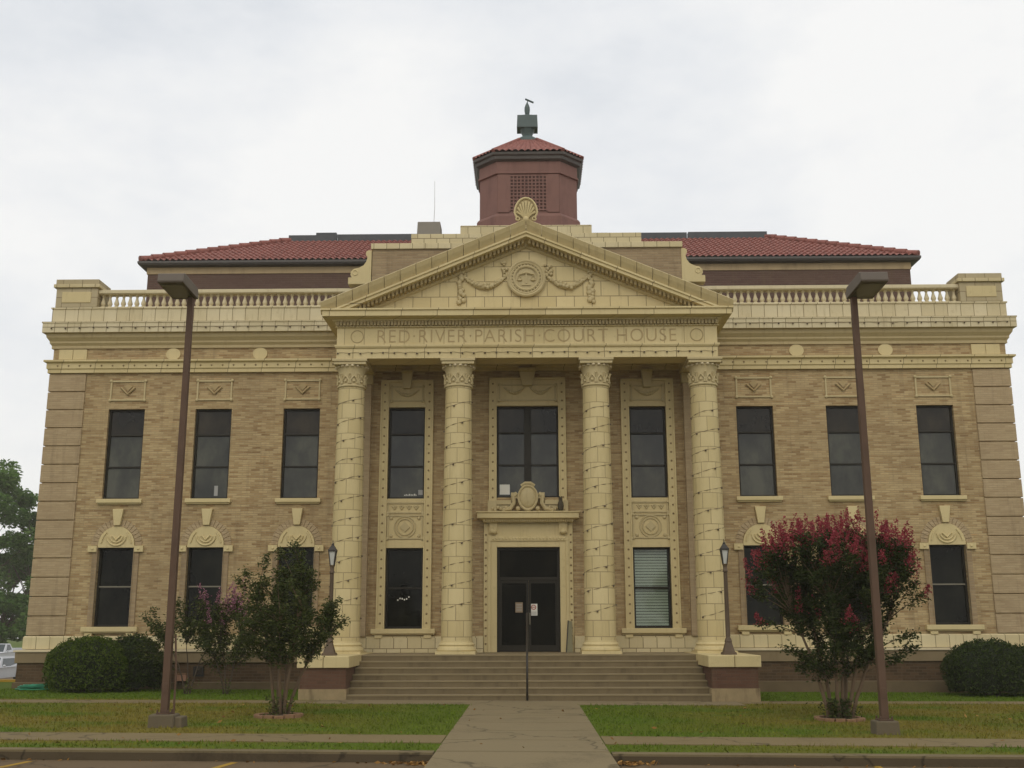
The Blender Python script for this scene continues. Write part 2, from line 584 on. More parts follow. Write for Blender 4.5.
def roof_tile_patch(mb, e0, e1, inward, run, rise, hip0, hip1, pitch=.20, course=.36):
    """a slope of barrel tiles from an eave e0->e1 going up along 'inward'; hips cut its ends"""
    e0, e1, inw = Vector(e0), Vector(e1), Vector(inward).normalized()
    W = (e1 - e0).length
    d = (e1 - e0) / W
    slope = Vector((inw.x * run, inw.y * run, rise))
    nrm = d.cross(slope).normalized()
    if nrm.z < 0: nrm = -nrm
    k = 6
    nu = max(8, int(W / pitch) * k)
    SL = slope.length
    nr = max(3, int(SL / course))
    vs, fs = [], []
    rows = []
    for j in range(nr):
        rows += [(j / nr, .035), ((j + 1) / nr, 0.0)]
    for i in range(nu + 1):
        u = W * i / nu
        tm = 1.0
        if hip0: tm = min(tm, u / hip0)
        if hip1: tm = min(tm, (W - u) / hip1)
        ph = (u / pitch) % 1.0
        h = .058 * abs(math.sin(PI * ph))
        for (t, dz) in rows:
            tt = min(t, tm)
            p = e0 + d * u + slope * tt + nrm * (h + dz)
            vs.append(p)
    m = len(rows)
    for i in range(nu):
        for j in range(m - 1):
            fs.append((i * m + j, (i + 1) * m + j, (i + 1) * m + j + 1, i * m + j + 1))
    mb.add(vs, fs)


# ------------------------------------------------------------------ the courthouse
CH = tag(empty('courthouse'), 'buff brick courthouse with cream columned portico, gable, red tile roof and octagonal cupola', 'courthouse')
HW = 13.50        # half width of the wall
DEP = 17.0        # depth of the block
UPX = [-11.28, -8.82, -6.33, 6.36, 8.86, 11.37]
UPW, UZ0, UZ1 = .515, 5.12, 7.66
LOW, LZ0, LZ1 = .495, 1.67, 3.79
RX, RW = 3.36, .51


def wall_front(mb, x0, x1, z0, z1, ops, y=0.0, dep=.24):
    xs = sorted(set([x0, x1] + [a for o in ops for a in o[:2]]))
    zs = sorted(set([z0, z1] + [a for o in ops for a in o[2:]]))
    for i in range(len(xs) - 1):
        for j in range(len(zs) - 1):
            cx, cz = (xs[i] + xs[i + 1]) / 2, (zs[j] + zs[j + 1]) / 2
            if any(o[0] < cx < o[1] and o[2] < cz < o[3] for o in ops): continue
            mb.add([(xs[i], y, zs[j]), (xs[i + 1], y, zs[j]), (xs[i + 1], y, zs[j + 1]), (xs[i], y, zs[j + 1])], [(0, 1, 2, 3)])
    for a, b, c, d in ops:
        mb.add([(a, y, c), (b, y, c), (b, y, d), (a, y, d), (a, y + dep, c), (b, y + dep, c), (b, y + dep, d), (a, y + dep, d)],
               [(0, 4, 5, 1), (1, 5, 6, 2), (2, 6, 7, 3), (3, 7, 4, 0)])


ops = [(x - UPW, x + UPW, UZ0, UZ1) for x in UPX] + [(x - LOW, x + LOW, LZ0, LZ1) for x in UPX]
ops += [(s * RX - RW, s * RX + RW, 5.10, 7.66) for s in (-1, 1)] + [(s * RX - RW, s * RX + RW, 1.60, 3.75) for s in (-1, 1)]
ops += [(-.85, .87, 5.12, 7.69), (-.84, .87, .98, 3.76)]
w = MB()
wall_front(w, -HW, HW, .9, 9.62, ops)
w.add([(-HW, 0, 0), (-HW, DEP, 0), (-HW, DEP, 9.62), (-HW, 0, 9.62)], [(0, 1, 2, 3)])
w.add([(HW, 0, 0), (HW, DEP, 0), (HW, DEP, 9.62), (HW, 0, 9.62)], [(0, 3, 2, 1)])
w.add([(-HW, DEP, 0), (HW, DEP, 0), (HW, DEP, 9.62), (-HW, DEP, 9.62)], [(0, 1, 2, 3)])
w.build('wall', M['brick'], CH)

# rusticated brick corners
for s in (-1, 1):
    q = MB()
    z = 1.44
    n = 14
    h = (8.68 - 1.44) / n
    for i in range(n):
        za, zb = z + i * h + .014, z + (i + 1) * h - .014
        q.box(s * 13.55, s * 12.50, -.045, .9, za, zb)
    q.build('quoin', M['brick_quoin'], CH, bevel=.012)

PATHW = [(-HW, DEP), (-HW, 0), (HW, 0), (HW, DEP)]
b = MB().sweep([(0, 8.70), (.09, 8.70), (.09, 8.80), (.12, 8.82), (.12, 8.97), (.19, 9.01), (.19, 9.06), (0, 9.065)], PATHW)
for i in range(86):                                   # studs on the band
    x = -13.3 + i * .313
    if abs(x) < 5.1: continue
    b.cur = 1
    b.ball((x, -.125, 8.90), .026, n=6, m=4)
b.build('string_course', [M['cream_band'], M['stud']], CH)
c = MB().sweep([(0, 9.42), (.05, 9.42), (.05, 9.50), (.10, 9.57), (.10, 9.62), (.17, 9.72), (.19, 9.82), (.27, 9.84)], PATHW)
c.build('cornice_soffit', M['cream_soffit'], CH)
c = MB().sweep([(.27, 9.84), (.27, 10.11), (.29, 10.12), (.29, 10.155), (.16, 10.19), (.10, 10.195)], PATHW)
c.build('cornice', M['cream_cornice'], CH)
c = MB().sweep([(.10, 10.18), (.10, 10.57), (.13, 10.58), (.13, 10.62), (-.45, 10.63), (-.45, 9.9)], PATHW)
c.build('parapet', M['cream_parapet'], CH)
rf = MB().box(-HW + .1, HW - .1, .1, DEP - .1, 9.75, 9.95)
rf.build('flat_roof', M['deck'], CH)
# frieze discs and corner tablets
for x in (-10.06, -7.58, 7.62, 10.12):
    MB().prism_y([(x + .205 * math.cos(t * PI / 14), 9.245 + .175 * math.sin(t * PI / 14)) for t in range(28)], -.035, .01).build('frieze_disc', M['cream_plain'], CH)
for s in (-1, 1):
    m = MB().box(s * 12.93 - .40, s * 12.93 - .005, -.04, .01, 9.10, 9.395)
    m.box(s * 12.93 + .005, s * 12.93 + .40, -.04, .01, 9.10, 9.395)
    m.build('corner_tablet', M['cream_plain'], CH, bevel=.008)

# end pedestals and balustrades
for s in (-1, 1):
    p = MB()
    cx = s * 12.93
    p.box(cx - .60, cx + .60, -.12, .75, 10.625, 11.20)
    p.box(cx - .64, cx + .64, -.16, .79, 11.20, 11.31)
    p.box(cx - .62, cx + .62, -.14, .77, 11.31, 11.46)
    ped = p.build('pedestal', M['pedestal'], CH, bevel=.015)
    MB().box(cx - .665, cx + .665, -.185, .815, 11.205, 11.305).build('cap', M['cream'], ped, bevel=.01)
    q = MB().box(cx - .42, cx + .42, -.14, -.1, 10.76, 11.08)
    q.build('panel', M['cream_plain'], ped, bevel=.008)
    xa, xb = (4.8, 12.33)
    r = MB()
    r.box(s * xa, s * xb, -.06, .26, 11.055, 11.16)
    r.box(s * xa, s * xb, -.04, .24, 11.035, 11.055)
    r.box(s * xa, s * xb, -.04, .24, 10.625, 10.66)
    bal = r.build('balustrade', M['cream_rail'], CH, bevel=.01)
    prof = [(.062, 0), (.062, .04), (.045, .05), (.068, .10), (.072, .135), (.05, .20), (.033, .27), (.030, .31), (.045, .32), (.045, .335), (.058, .345), (.058, .375)]
    first = None
    for k in range(38):
        x = s * (5.0 + k * .1955)
        if first is None:
            first = MB().lathe(prof, 8, rot=PI / 8).build('baluster', M['cream_rail'], bal, loc=(x, .10, 10.66), smooth=True, angle=45)
        else:
            o = first.copy()
            COL.objects.link(o)
            o.parent = bal
            o.location = (x, .10, 10.66)

# stone base of the wings
for s in (-1, 1):
    xi, xo = 5.2, HW
    path = [(-xo, DEP), (-xo, 0), (-xi, 0)] if s < 0 else [(xi, 0), (xo, 0), (xo, DEP)]
    m = MB().sweep([(0, 1.435), (.06, 1.43), (.09, 1.40), (.09, 1.09), (0, 1.085)], path)
    m.build('base_course', M['cream'], CH)
    m = MB().sweep([(0, 1.085), (.25, 1.06), (.25, 1.02), (.21, 1.015)], path)
    m.build('ledge', M['ledge'], CH)
    m = MB().sweep([(.21, 1.015), (.21, .74), (.16, .72)], path)
    m.build('water_table', M['water_stone'], CH)
    m = MB().sweep([(.16, .72), (.16, .24)], path)
    m.build('plinth', M['brick_plinth'], CH)
    m = MB().sweep([(.16, .24), (.22, .22), (.22, -.35)], path)
    m.build('footing', M['footing'], CH)
# base of the porch wall
for x0, x1 in ((-5.2, -1.21), (1.24, 5.2)):
    m = MB()
    m.box(x0, x1, -.10, .02, .97, 1.36)
    m.box(x0, x1, -.07, .02, 1.36, 1.40)
    m.build('base_course', M['cream'], CH)


def window(cx, hw, z0, z1, rails, parent, panes, mull=None, fr=.055):
    """sash window: a frame mesh with its panes"""
    f = MB()
    h = z1 - z0
    f.box(-hw, -hw + fr, .10, .20, 0, h).box(hw - fr, hw, .10, .20, 0, h)
    f.box(-hw + fr, hw - fr, .10, .20, h - fr, h).box(-hw + fr, hw - fr, .10, .20, 0, fr)
    zs = [fr] + [h * r for r in rails] + [h - fr]
    for r in rails:
        f.box(-hw + fr, hw - fr, .105, .195, h * r - .025, h * r + .025)
    if mull:
        f.box(-mull, mull, .095, .205, fr, h - fr)
    o = f.build('window', M['bronze'], parent, loc=(cx, 0, z0), bevel=.006)
    for i in range(len(zs) - 1):
        spans = [(-hw + fr, -mull), (mull, hw - fr)] if mull else [(-hw + fr, hw - fr)]
        for a, bb in spans:
            yy = .165 if i % 2 else .150
            p = MB().box(a, bb, yy, yy + .012, zs[i], zs[i + 1])
            p.build('pane', M[panes[i]], o)
    return o


def sill(o, hw, d=.12, h=.12, drop=True):
    m = MB().box(-hw, hw, -d, .10, -h, 0)
    m.box(-hw + .03, hw - .03, -d * .6, .0, -h - .04, -h)
    if drop:
        for s in (-1, 1):
            m.box(s * (hw - .30), s * (hw - .10), -d * .8, .0, -h - .12, -h - .04)
    return m.build('sill', M['cream_plain'], o, bevel=.01)


def relief_panel(mb, x0, x1, z0, z1, y, t=.035, b=.045):
    mb.box(x0, x1, y - t, y, z1 - b, z1).box(x0, x1, y - t, y, z0, z0 + b)
    mb.box(x0, x0 + b, y - t, y, z0 + b, z1 - b).box(x1 - b, x1, y - t, y, z0 + b, z1 - b)
    for x in (x0 + .01, x1 - .01):
        for z in (z0 + .01, z1 - .01):
            mb.ball((x, y - t, z), .045, sy=.6)


wrnd = random.Random(3)
for i, x in enumerate(UPX):
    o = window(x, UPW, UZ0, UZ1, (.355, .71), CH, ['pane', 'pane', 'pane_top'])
    sill(o, .63, .11, .11, drop=False)
    m = MB()
    relief_panel(m, -.50, .50, 2.78, 3.36, 0.0)
    p = m.build('panel', M['cream_relief'], o)
    m = MB()
    m.tube([(-.20, -.02, 3.16), (0, -.035, 2.96), (.20, -.02, 3.16)], .03, 5)
    m.prism_y([(-.12, 3.19), (0, 3.05), (.12, 3.19), (0, 3.26)], -.03, 0)
    m.build('panel_ornament', M['carved'], o)
    # arched lower window
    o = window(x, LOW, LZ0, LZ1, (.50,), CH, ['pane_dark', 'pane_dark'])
    rl = MB().box(-LOW + .055, LOW - .055, .095, .11, 1.05, 1.085)
    rl.build('meeting_rail', M['rail_light'], o)
    sill(o, .76, .14, .13)
    H = LZ1 - LZ0
    n = 20
    arc = [(.50 * math.cos(PI * k / n), H + .06 + .52 * math.sin(PI * k / n)) for k in range(n + 1)]
    t = MB().prism_y([(.50, H + .0)] + arc + [(-.50, H)], -.05, .02)
    for rr in (.17, .26):
        t.tube([(rr * math.cos(a * PI / 10 + PI), -.06, H + .30 + rr * .95 * math.sin(a * PI / 10 + PI)) for a in range(11)], .026, 5)
    t.tube([(-.11, -.06, H + .32), (0, -.07, H + .20), (.11, -.06, H + .32)], .03, 5)
    for s in (-1, 1):
        t.tube([(s * .42, -.06, H + .12), (s * .36, -.065, H + .30), (s * .28, -.06, H + .42)], .022, 5)
    t.build('arch_panel', M['cream_plain'], o)
    # brick arch ring and jamb strips
    ar = MB()
    nn = 18
    for k in range(nn):
        a0, a1 = PI * k / nn + .012, PI * (k + 1) / nn - .012
        r0, r1 = .515, .70
        ar.prism_y([(r * math.cos(a), H + .06 + r * 1.02 * math.sin(a)) for r, a in ((r0, a0), (r1, a0), (r1, a1), (r0, a1))], -.022, .0)
    ar.build('arch_ring', M['brick_quoin'], o)
    jm = MB()
    for s in (-1, 1):
        jm.box(s * .515, s * .64, -.04, .02, 0.0, H - .12)
        jm.box(s * .496, s * .515, -.06, .08, 0.0, H - .0)
    jm.build('jamb', M['brick_attic'], o)
    for s in (-1, 1):
        im = MB()
        im.box(s * .516, s * .76, -.09, .0, H - .12, H + .05)
        im.ball((s * .63, -.09, H - .035), .04, sy=.6)
        im.build('impost', M['cream_plain'], o, bevel=.006)
    ks = MB().prism_y([(-.085, H + .60), (.085, H + .60), (.15, H + 1.05), (-.15, H + 1.05)], -.11, .0)
    ks.build('keystone', M['cream_plain'], o, bevel=.012)


def studs(mb, x, z0, z1, y, step=.235):
    n = int((z1 - z0) / step)
    mb.cur = 1
    for k in range(n + 1):
        z = z0 + (z1 - z0) * k / n
        mb.ball((x, y, z), .030, sy=.8, n=6, m=4)
    mb.cur = 0


def swag(mb, x0, x1, z, drop, y, r):
    n = 14
    pts, rad = [], []
    for k in range(n + 1):
        t = k / n
        pts.append((x0 + (x1 - x0) * t, y - .015, z - drop * math.sin(PI * t)))
        rad.append(r * (.35 + .65 * math.sin(PI * t)))
    mb.tube(pts, rad, 6)
    for k in range(2, n - 1):
        for _ in range(2):
            p = pts[k]
            mb.ball((p[0] + rnd.uniform(-.02, .02), p[1] - rad[k] * .6, p[2] + rnd.uniform(-1, 1) * rad[k] * .7), rad[k] * .6, n=6, m=4)


# windows of the porch wall in their terracotta surrounds
for s in (-1, 1):
    x = s * RX
    up = window(x, RW, 5.10, 7.66, (.355, .71), CH, ['pane', 'pane', 'pane_top'])
    lo = window(x, RW, 1.60, 3.75, (.50,), CH, ['pane_dark', 'pane_dark'] if s < 0 else ['clear', 'clear'])
    cs = MB()
    for t in (-1, 1):
        cs.box(t * .51, t * .74, -.075, .06, -.02, 6.84)
        cs.box(t * .51, t * .55, -.10, -.075, 0, 6.84)
        cs.box(t * .70, t * .74, -.105, -.075, 0, 6.84)
        studs(cs, t * .625, .15, 6.7, -.08)
    cs.box(-.51, .51, -.05, .06, 2.15, 2.37)              # plain stone over the lower window
    cs.box(-.51, .51, -.04, .06, 2.37, 3.50)
    cs.box(-.51, .51, -.05, .06, 6.06, 6.84)
    cs.box(-.74, .74, -.105, -.05, 6.78, 6.84)
    cs.build('casing', [M['cream_plain'], M['stud']], lo, bevel=.006)
    pn = MB()
    relief_panel(pn, -.49, .49, 2.39, 3.05, -.04, .03, .04)
    for rr in (.29, .22):
        pn.tube([(rr * math.cos(a * PI / 12), -.05, 2.72 + rr * math.sin(a * PI / 12)) for a in range(24)], .022, 5, True)
    pn.prism_y([(-.14, 2.72), (0, 2.58), (.14, 2.72), (0, 2.86)], -.075, -.04)
    for u in (-1, 1):
        for v in (-1, 1):
            pn.ball((u * .38, -.05, 2.72 + v * .24), .05, sy=.6)
    relief_panel(pn, -.49, .49, 3.09, 3.40, -.04, .03, .04)
    for k in range(4):
        xx = -.30 + .20 * k
        pn.tube([(xx - .06, -.05, 3.30), (xx, -.06, 3.20), (xx + .06, -.05, 3.30)], .022, 5)
        pn.ball((xx, -.05, 3.29), .03, sy=.6)
    pn.build('medallion_panel', M['cream_relief'], lo)
    tp = MB()
    relief_panel(tp, -.45, .45, 2.72, 3.16, -.05, .03, .04)
    swag(tp, -.34, .34, 3.06, .16, -.06, .05)
    tp.build('swag_panel', M['cream_relief'], up)
    kb = MB().prism_y([(-.10, 3.08), (.10, 3.08), (.16, 3.60), (-.16, 3.60)], -.24, -.05)
    kb.tube([(-.15, -.25, 3.56), (.15, -.25, 3.56)], .06, 8)
    kb.build('console', M['cream_relief'], up)
    sill(lo, .86, .16, .13)
    if s > 0:                                          # slatted blind behind the right-hand lower window
        bl = MB()
        k = 0
        z = .07
        while z < 2.06:
            bl.add([(-.44, .20, z), (.44, .20, z), (.44, .206, z + .060), (-.44, .206, z + .060)], [(0, 1, 2, 3)])
            z += .076
        bl.build('blind', M['blind'], lo)
        MB().box(-.5, .5, .24, .26, 0, 2.15).build('backing', M['pane_door'], lo)

# centre window above the door
cw = window(.01, .86, 5.12, 7.69, (.355, .71), CH, ['pane', 'pane', 'pane_top'], mull=.10)
cs = MB()
for t in (-1, 1):
    cs.box(t * .86, t * 1.07, -.075, .06, -.10, 3.37)
    cs.box(t * .86, t * .90, -.10, -.075, -.1, 3.37)
    cs.box(t * 1.03, t * 1.07, -.105, -.075, -.1, 3.37)
    studs(cs, t * .965, .0, 3.2, -.08)
cs.box(-.86, .86, -.05, .06, 2.57, 3.37)
cs.box(-1.07, 1.07, -.105, -.05, 3.31, 3.37)
cs.build('casing', [M['cream_plain'], M['stud']], cw, bevel=.006)
tp = MB()
relief_panel(tp, -.80, .80, 2.70, 3.18, -.05, .03, .04)
swag(tp, -.66, -.06, 3.10, .17, -.06, .05)
swag(tp, .06, .66, 3.10, .17, -.06, .05)
tp.build('swag_panel', M['cream_relief'], cw)
kb = MB().prism_y([(-.14, 3.12), (.14, 3.12), (.24, 3.62), (-.24, 3.62)], -.26, -.05)
kb.tube([(-.25, -.26, 3.58), (.25, -.26, 3.58)], .07, 8)
kb.build('console', M['cream_relief'], cw)

# entrance: door, surround, hood and cartouche
dr = MB()
x0, x1, z0, z1 = -.84, .87, .98, 3.76
dr.box(x0, x0 + .07, .08, .20, z0, z1).box(x1 - .07, x1, .08, .20, z0, z1).box(x0 + .07, x1 - .07, .08, .20, z1 - .07, z1)
dr.box(x0 + .07, x1 - .07, .08, .20, 2.88, 2.96)
door = dr.build('entrance_door', M['bronze'], CH, bevel=.006)
MB().box(x0 + .07, x1 - .07, .14, .155, 2.96, z1 - .07).build('transom', M['pane_door'], door)
for a, bb, hs in ((x0 + .07, .012, 1), (.018, x1 - .07, -1)):
    l = MB()
    l.box(a, a + .06, .10, .17, z0 + .01, 2.88).box(bb - .06, bb, .10, .17, z0 + .01, 2.88)
    l.box(a + .06, bb - .06, .10, .17, 2.80, 2.88).box(a + .06, bb - .06, .10, .17, z0 + .01, z0 + .18)
    l.cur = 1
    l.box(a + .06, bb - .06, .13, .14, z0 + .18, 2.80)
    l.cur = 2
    hx = bb - .03 if hs > 0 else a + .03
    l.tube([(hx, .10, 1.70), (hx, .05, 1.72), (hx, .05, 1.98), (hx, .10, 2.0)], .016, 6)
    l.build('door_leaf', [M['bronze'], M['pane_door'], M['rail_light']], door)
sr = MB()
for t in (-1, 1):
    cx = .015
    sr.box(cx + t * .855, cx + t * 1.02, -.06, .10, .98, 3.93)
    sr.box(cx + t * 1.02, cx + t * 1.10, -.088, .06, .98, 3.93)
    sr.box(cx + t * 1.10, cx + t * 1.21, -.06, .06, .98, 4.40)
    studs(sr, cx + t * 1.155, 1.2, 4.1, -.065, .2)
    sr.box(cx + t * .84, cx + t * 1.06, -.12, -.02, 4.14, 4.44)      # hood brackets
    sr.ball((cx + t * .95, -.10, 4.18), .10, sz=.8)
sr.box(-.84, .87, -.055, .10, 3.765, 3.93)
sr.box(-1.085, 1.115, -.09, .02, 3.93, 4.06)
sr.box(-1.195, 1.225, -.05, .02, 4.06, 4.42)
for k in range(22):
    sr.ball((-.95 + k * .092, -.095, 3.995), .034, sy=.6, n=6, m=4)
sr.build('door_surround', [M['cream_plain'], M['stud']], CH, bevel=.006)
hd = MB()
PH = [(-1.15, 0), (-1.15, -.14), (1.17, -.14), (1.17, 0)]
hd.sweep([(0, 4.42), (.05, 4.42), (.08, 4.47), (.10, 4.50), (.20, 4.53), (.22, 4.53), (.22, 4.66), (.25, 4.68), (.25, 4.71), (-.14, 4.73)], PH)
for k in range(40):
    hd.box(-1.19 + k * .0612, -1.155 + k * .0612, -.25, -.14, 4.445, 4.51)
hd.build('door_hood', M['cream_plain'], CH)
ca = MB()
n = 22
sh = []
for k in range(n):                                    # shield outline: broad above, pointed below
    a = 2 * PI * k / n
    sh.append((.01 + .26 * math.cos(a) * (1 - .12 * max(0, -math.sin(a))), 5.09 + .33 * math.sin(a)))
ca.prism_y(sh, -.20, -.08)
ca.tube([(x, -.20, z) for x, z in sh], .035, 6, True)
ca.ball((.01, -.18, 5.09), .24, sy=.35, sz=1.2, n=14, m=8)
ca.tube([(-.17, -.17, 5.42), (-.06, -.19, 5.49), (.08, -.19, 5.49), (.19, -.17, 5.42)], .05, 6)
for t in (-1, 1):
    ca.tube([(.01 + t * .30, -.14, 5.22), (.01 + t * .40, -.15, 5.14), (.01 + t * .38, -.15, 4.96), (.01 + t * .48, -.15, 4.80), (.01 + t * .70, -.15, 4.76)], [.06, .07, .06, .06, .04], 7)
    ca.box(.01 + t * .30, .01 + t * .46, -.17, -.02, 5.08, 5.24)
    ca.ball((.01 + t * .27, -.18, 4.80), .065)
    for k in range(7):
        ca.ball((.01 + t * (.52 + k * .075), -.16, 4.80 + .04 * math.sin(k * 2.1)), .05, n=6, m=4)
    ca.box(.01 + t * .86, .01 + t * 1.10, -.16, .0, 4.73, 5.02)
    ca.box(.01 + t * .46, .01 + t * .86, -.12, .0, 4.92, 5.04)
    ca.box(.01 + t * .46, .01 + t * .86, -.08, .0, 4.73, 4.92)
ca.build('cartouche', M['cream_relief'], CH, smooth=True, angle=40)

# ------------------------------------------------------------------ portico
COLX = [-4.68, -1.82, 1.83, 4.69]
CY = -1.62
proto = None
for x in COLX:
    if proto is None:
        pr = []
        for k in range(15):
            t = k / 14
            pr.append((.400 - .055 * (t ** 1.4), .30 + t * 6.58))
        sh = MB().lathe(pr, 40)
        proto = sh.build('column', M['cream_column'], CH, loc=(x, CY, .98), smooth=True, angle=60)
        bs = MB().box(-.50, .50, -.50, .50, .0, .07)
        bs.lathe([(.49, .07), (.505, .10), (.49, .15), (.455, .17), (.44, .20), (.46, .23), (.44, .27), (.41, .285), (.405, .33)], 40)
        bs.build('column_base', M['cream_plain'], proto, smooth=True, angle=40)
        cp = MB()
        cp.lathe([(.345, 6.86), (.375, 6.875), (.385, 6.90), (.37, 6.93), (.35, 6.94), (.35, 7.2), (.36, 7.3), (.39, 7.40), (.41, 7.44)], 40)
        for k in range(10):
            a = 2 * PI * k / 10
            ca_, sa_ = math.cos(a), math.sin(a)
            tx, ty = -sa_, ca_
            pts = []
            for (du, z) in ((-.085, 6.95), (-.10, 7.04), (-.04, 7.12), (0, 7.16), (.04, 7.12), (.10, 7.04), (.085, 6.95)):
                pts.append((ca_ * .365 + tx * du, sa_ * .365 + ty * du, z))
            cp.tube(pts, .022, 5)
            cp.ball((ca_ * .355, sa_ * .355, 7.02), .045, n=6, m=4)
            a2 = a + PI / 10
            cp.tube([(math.cos(a2) * .355, math.sin(a2) * .355, 6.95), (math.cos(a2) * .375, math.sin(a2) * .375, 7.15), (math.cos(a2) * .41, math.sin(a2) * .41, 7.22)], [.03, .025, .035], 5)
        cp.build('capital', M['cream_relief'], proto, smooth=True, angle=50)
        eg = MB()
        for k in range(18):
            a = 2 * PI * k / 18
            eg.ball((math.cos(a) * .405, math.sin(a) * .405, 7.425), .048, sz=.75, n=8, m=5)
        eg.build('egg_moulding', M['ledge'], proto, smooth=True)
        ab = MB().box(-.43, .43, -.43, .43, 7.45, 7.53).box(-.46, .46, -.46, .46, 7.53, 7.60)
        ab.build('abacus', M['cream_relief'], proto, bevel=.012)
    else:
        o = copy_tree(proto, CH)
        o.location = (x, CY, .98)
# brick piers answering the outer columns on the wall
for s in (-1, 1):
    m = MB().box(s * 4.36, s * 5.02, -.16, .0, 1.40, 8.30)
    m.build('wall_pier', M['brick_quoin'], CH, bevel=.01)
    m = MB().box(s * 4.32, s * 5.06, -.20, .0, 8.30, 8.58)
    m.build('pier_capital', M['cream_relief'], CH, bevel=.015)

EX, EY = 5.04, -2.05
PE = [(-EX, 0), (-EX, EY), (EX, EY), (EX, 0)]
m = MB().sweep([(-.75, 8.95), (-.75, 8.585), (0, 8.585), (0, 8.86), (.03, 8.87), (.05, 8.91), (.05, 8.95), (0, 8.955)], PE)
m.build('architrave', M['cream_band'], CH)
m = MB().sweep([(0, 8.955), (0, 9.42), (.02, 9.42)], PE)
fz = m.build('frieze', M['cream_frieze'], CH)
for s in (-1, 1):
    xx = s * 4.50
    m = MB().tube([(xx + .165 * math.cos(a * PI / 14), EY, 9.185 + .165 * math.sin(a * PI / 14)) for a in range(28)], .016, 5, True)
    m.build('frieze_disc', M['cream_dirty'], fz)
MB().box(-4.9, 4.9, -1.9, .0, 8.95, 9.0).build('porch_ceiling', M['brick_attic'], CH)


def lettering(txt, width, height, y, x, z, name, mat, parent):
    cu = bpy.data.curves.new(name, 'FONT')
    cu.body = txt
    cu.align_x = 'CENTER'
    cu.extrude = .006
    cu.offset = -.012
    cu.space_character = 1.12
    to = bpy.data.objects.new('tmp', cu)
    COL.objects.link(to)
    bpy.context.view_layer.update()
    me = bpy.data.meshes.new_from_object(to.evaluated_get(bpy.context.evaluated_depsgraph_get()))
    bpy.data.objects.remove(to)
    co = np.array([v.co[:] for v in me.vertices])
    w0, h0 = np.ptp(co[:, 0]), np.ptp(co[:, 1])
    mx, my = (co[:, 0].max() + co[:, 0].min()) / 2, co[:, 1].min()
    for v in me.vertices:
        a, bb, c = v.co
        v.co = ((a - mx) / w0 * width, -c, (bb - my) / h0 * height)
    me.name = name
    me.materials.clear()
    me.materials.append(mat)
    o = bpy.data.objects.new(name, me)
    COL.objects.link(o)
    o.location = (x, y, z)
    o.parent = parent
    return o


lettering('RED\u00b7RIVER\u00b7PARISH\u00b7COURT HOUSE', 7.92, .345, EY - .002, .0, 9.015, 'inscription', M['carved'], fz)

# horizontal cornice of the portico
m = MB().sweep([(.02, 9.42), (.05, 9.43), (.05, 9.45), (.02, 9.46), (.06, 9.56), (.12, 9.60), (.12, 9.62), (.32, 9.655), (.35, 9.66), (.35, 9.80), (.39, 9.815), (.39, 9.86), (.0, 9.90)], PE)
m.build('portico_cornice', M['cream_band'], CH)
d = MB()
nd = 112
for k in range(nd):
    x = -EX - .02 + (2 * EX + .04) * (k + .5) / nd
    d.box(x - .028, x + .028, EY - .115, EY - .03, 9.465, 9.578)
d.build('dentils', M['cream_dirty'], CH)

# pediment
SL, APZ, PX = .42, 12.30, 5.44
def rake(mb, prof, x0, x1, cap=True):
    """profile of (y, height below the ridge line) carried along one raking side"""
    n = len(prof)
    vs = []
    for x in (x0, x1):
        for y, dz in prof:
            vs.append((x, y, APZ - SL * abs(x) + dz))
    fs = [(i, n + i, n + (i + 1) % n, (i + 1) % n) for i in range(n)]
    fs += [tuple(range(n)), tuple(range(2 * n - 1, n - 1, -1))]
    mb.add(vs, fs)


ty = -2.0
m = MB()
m.add([(-5.2, ty, 9.86), (5.2, ty, 9.86), (0, ty, 9.86 + 5.2 * SL), (-5.2, ty + .3, 9.86), (5.2, ty + .3, 9.86), (0, ty + .3, 9.86 + 5.2 * SL)],
      [(0, 1, 2), (5, 4, 3), (0, 3, 4, 1), (1, 4, 5, 2), (2, 5, 3, 0)])
tym = m.build('tympanum', M['cream_tymp'], CH)
for s in (-1, 1):
    c = MB()
    nseg = 13
    for k in range(nseg):                              # the gable tiles lie end to end with open joints
        a, bb = PX * k / nseg, PX * (k + 1) / nseg
        rake(c, [(-2.46, 0), (-2.42, .03), (-1.9, .06), (-1.9, -.27), (-2.36, -.29), (-2.38, -.24), (-2.43, -.12)], s * (a + .007), s * (bb - .007))
    gc = c.build('gable_tiles', M['sima'], CH)
    c = MB()
    rake(c, [(-2.387, -.295), (-1.95, -.295), (-1.95, -.60), (-2.10, -.56), (-2.14, -.50), (-2.34, -.46), (-2.387, -.455), (-2.387, -.38), (-2.425, -.36), (-2.425, -.31)], s * .0, s * PX * .93)
    c.build('raking_cornice', M['cream_band'], CH)
    dd = MB()
    nm = 44
    for k in range(nm):
        xa = .06 + 4.75 * k / nm
        rake(dd, [(-2.30, -.46), (-2.12, -.49), (-2.10, -.60), (-2.26, -.575)], s * xa, s * (xa + .06))
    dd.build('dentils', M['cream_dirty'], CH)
    c = MB()
    rake(c, [(-2.10, -.55), (-1.98, -.55), (-1.98, -.66), (-2.03, -.66), (-2.07, -.62)], s * .0, s * 4.55)
    c.build('bed_moulding', M['cream_relief'], CH)
    c = MB()
    c.add([(0, -1.9, APZ - .05), (s * PX, -1.9, APZ - SL * PX - .05), (s * PX, .2, APZ - SL * PX - .05), (0, .2, APZ - .05)], [(0, 1, 2, 3)])
    c.build('portico_roof', M['deck'], CH)
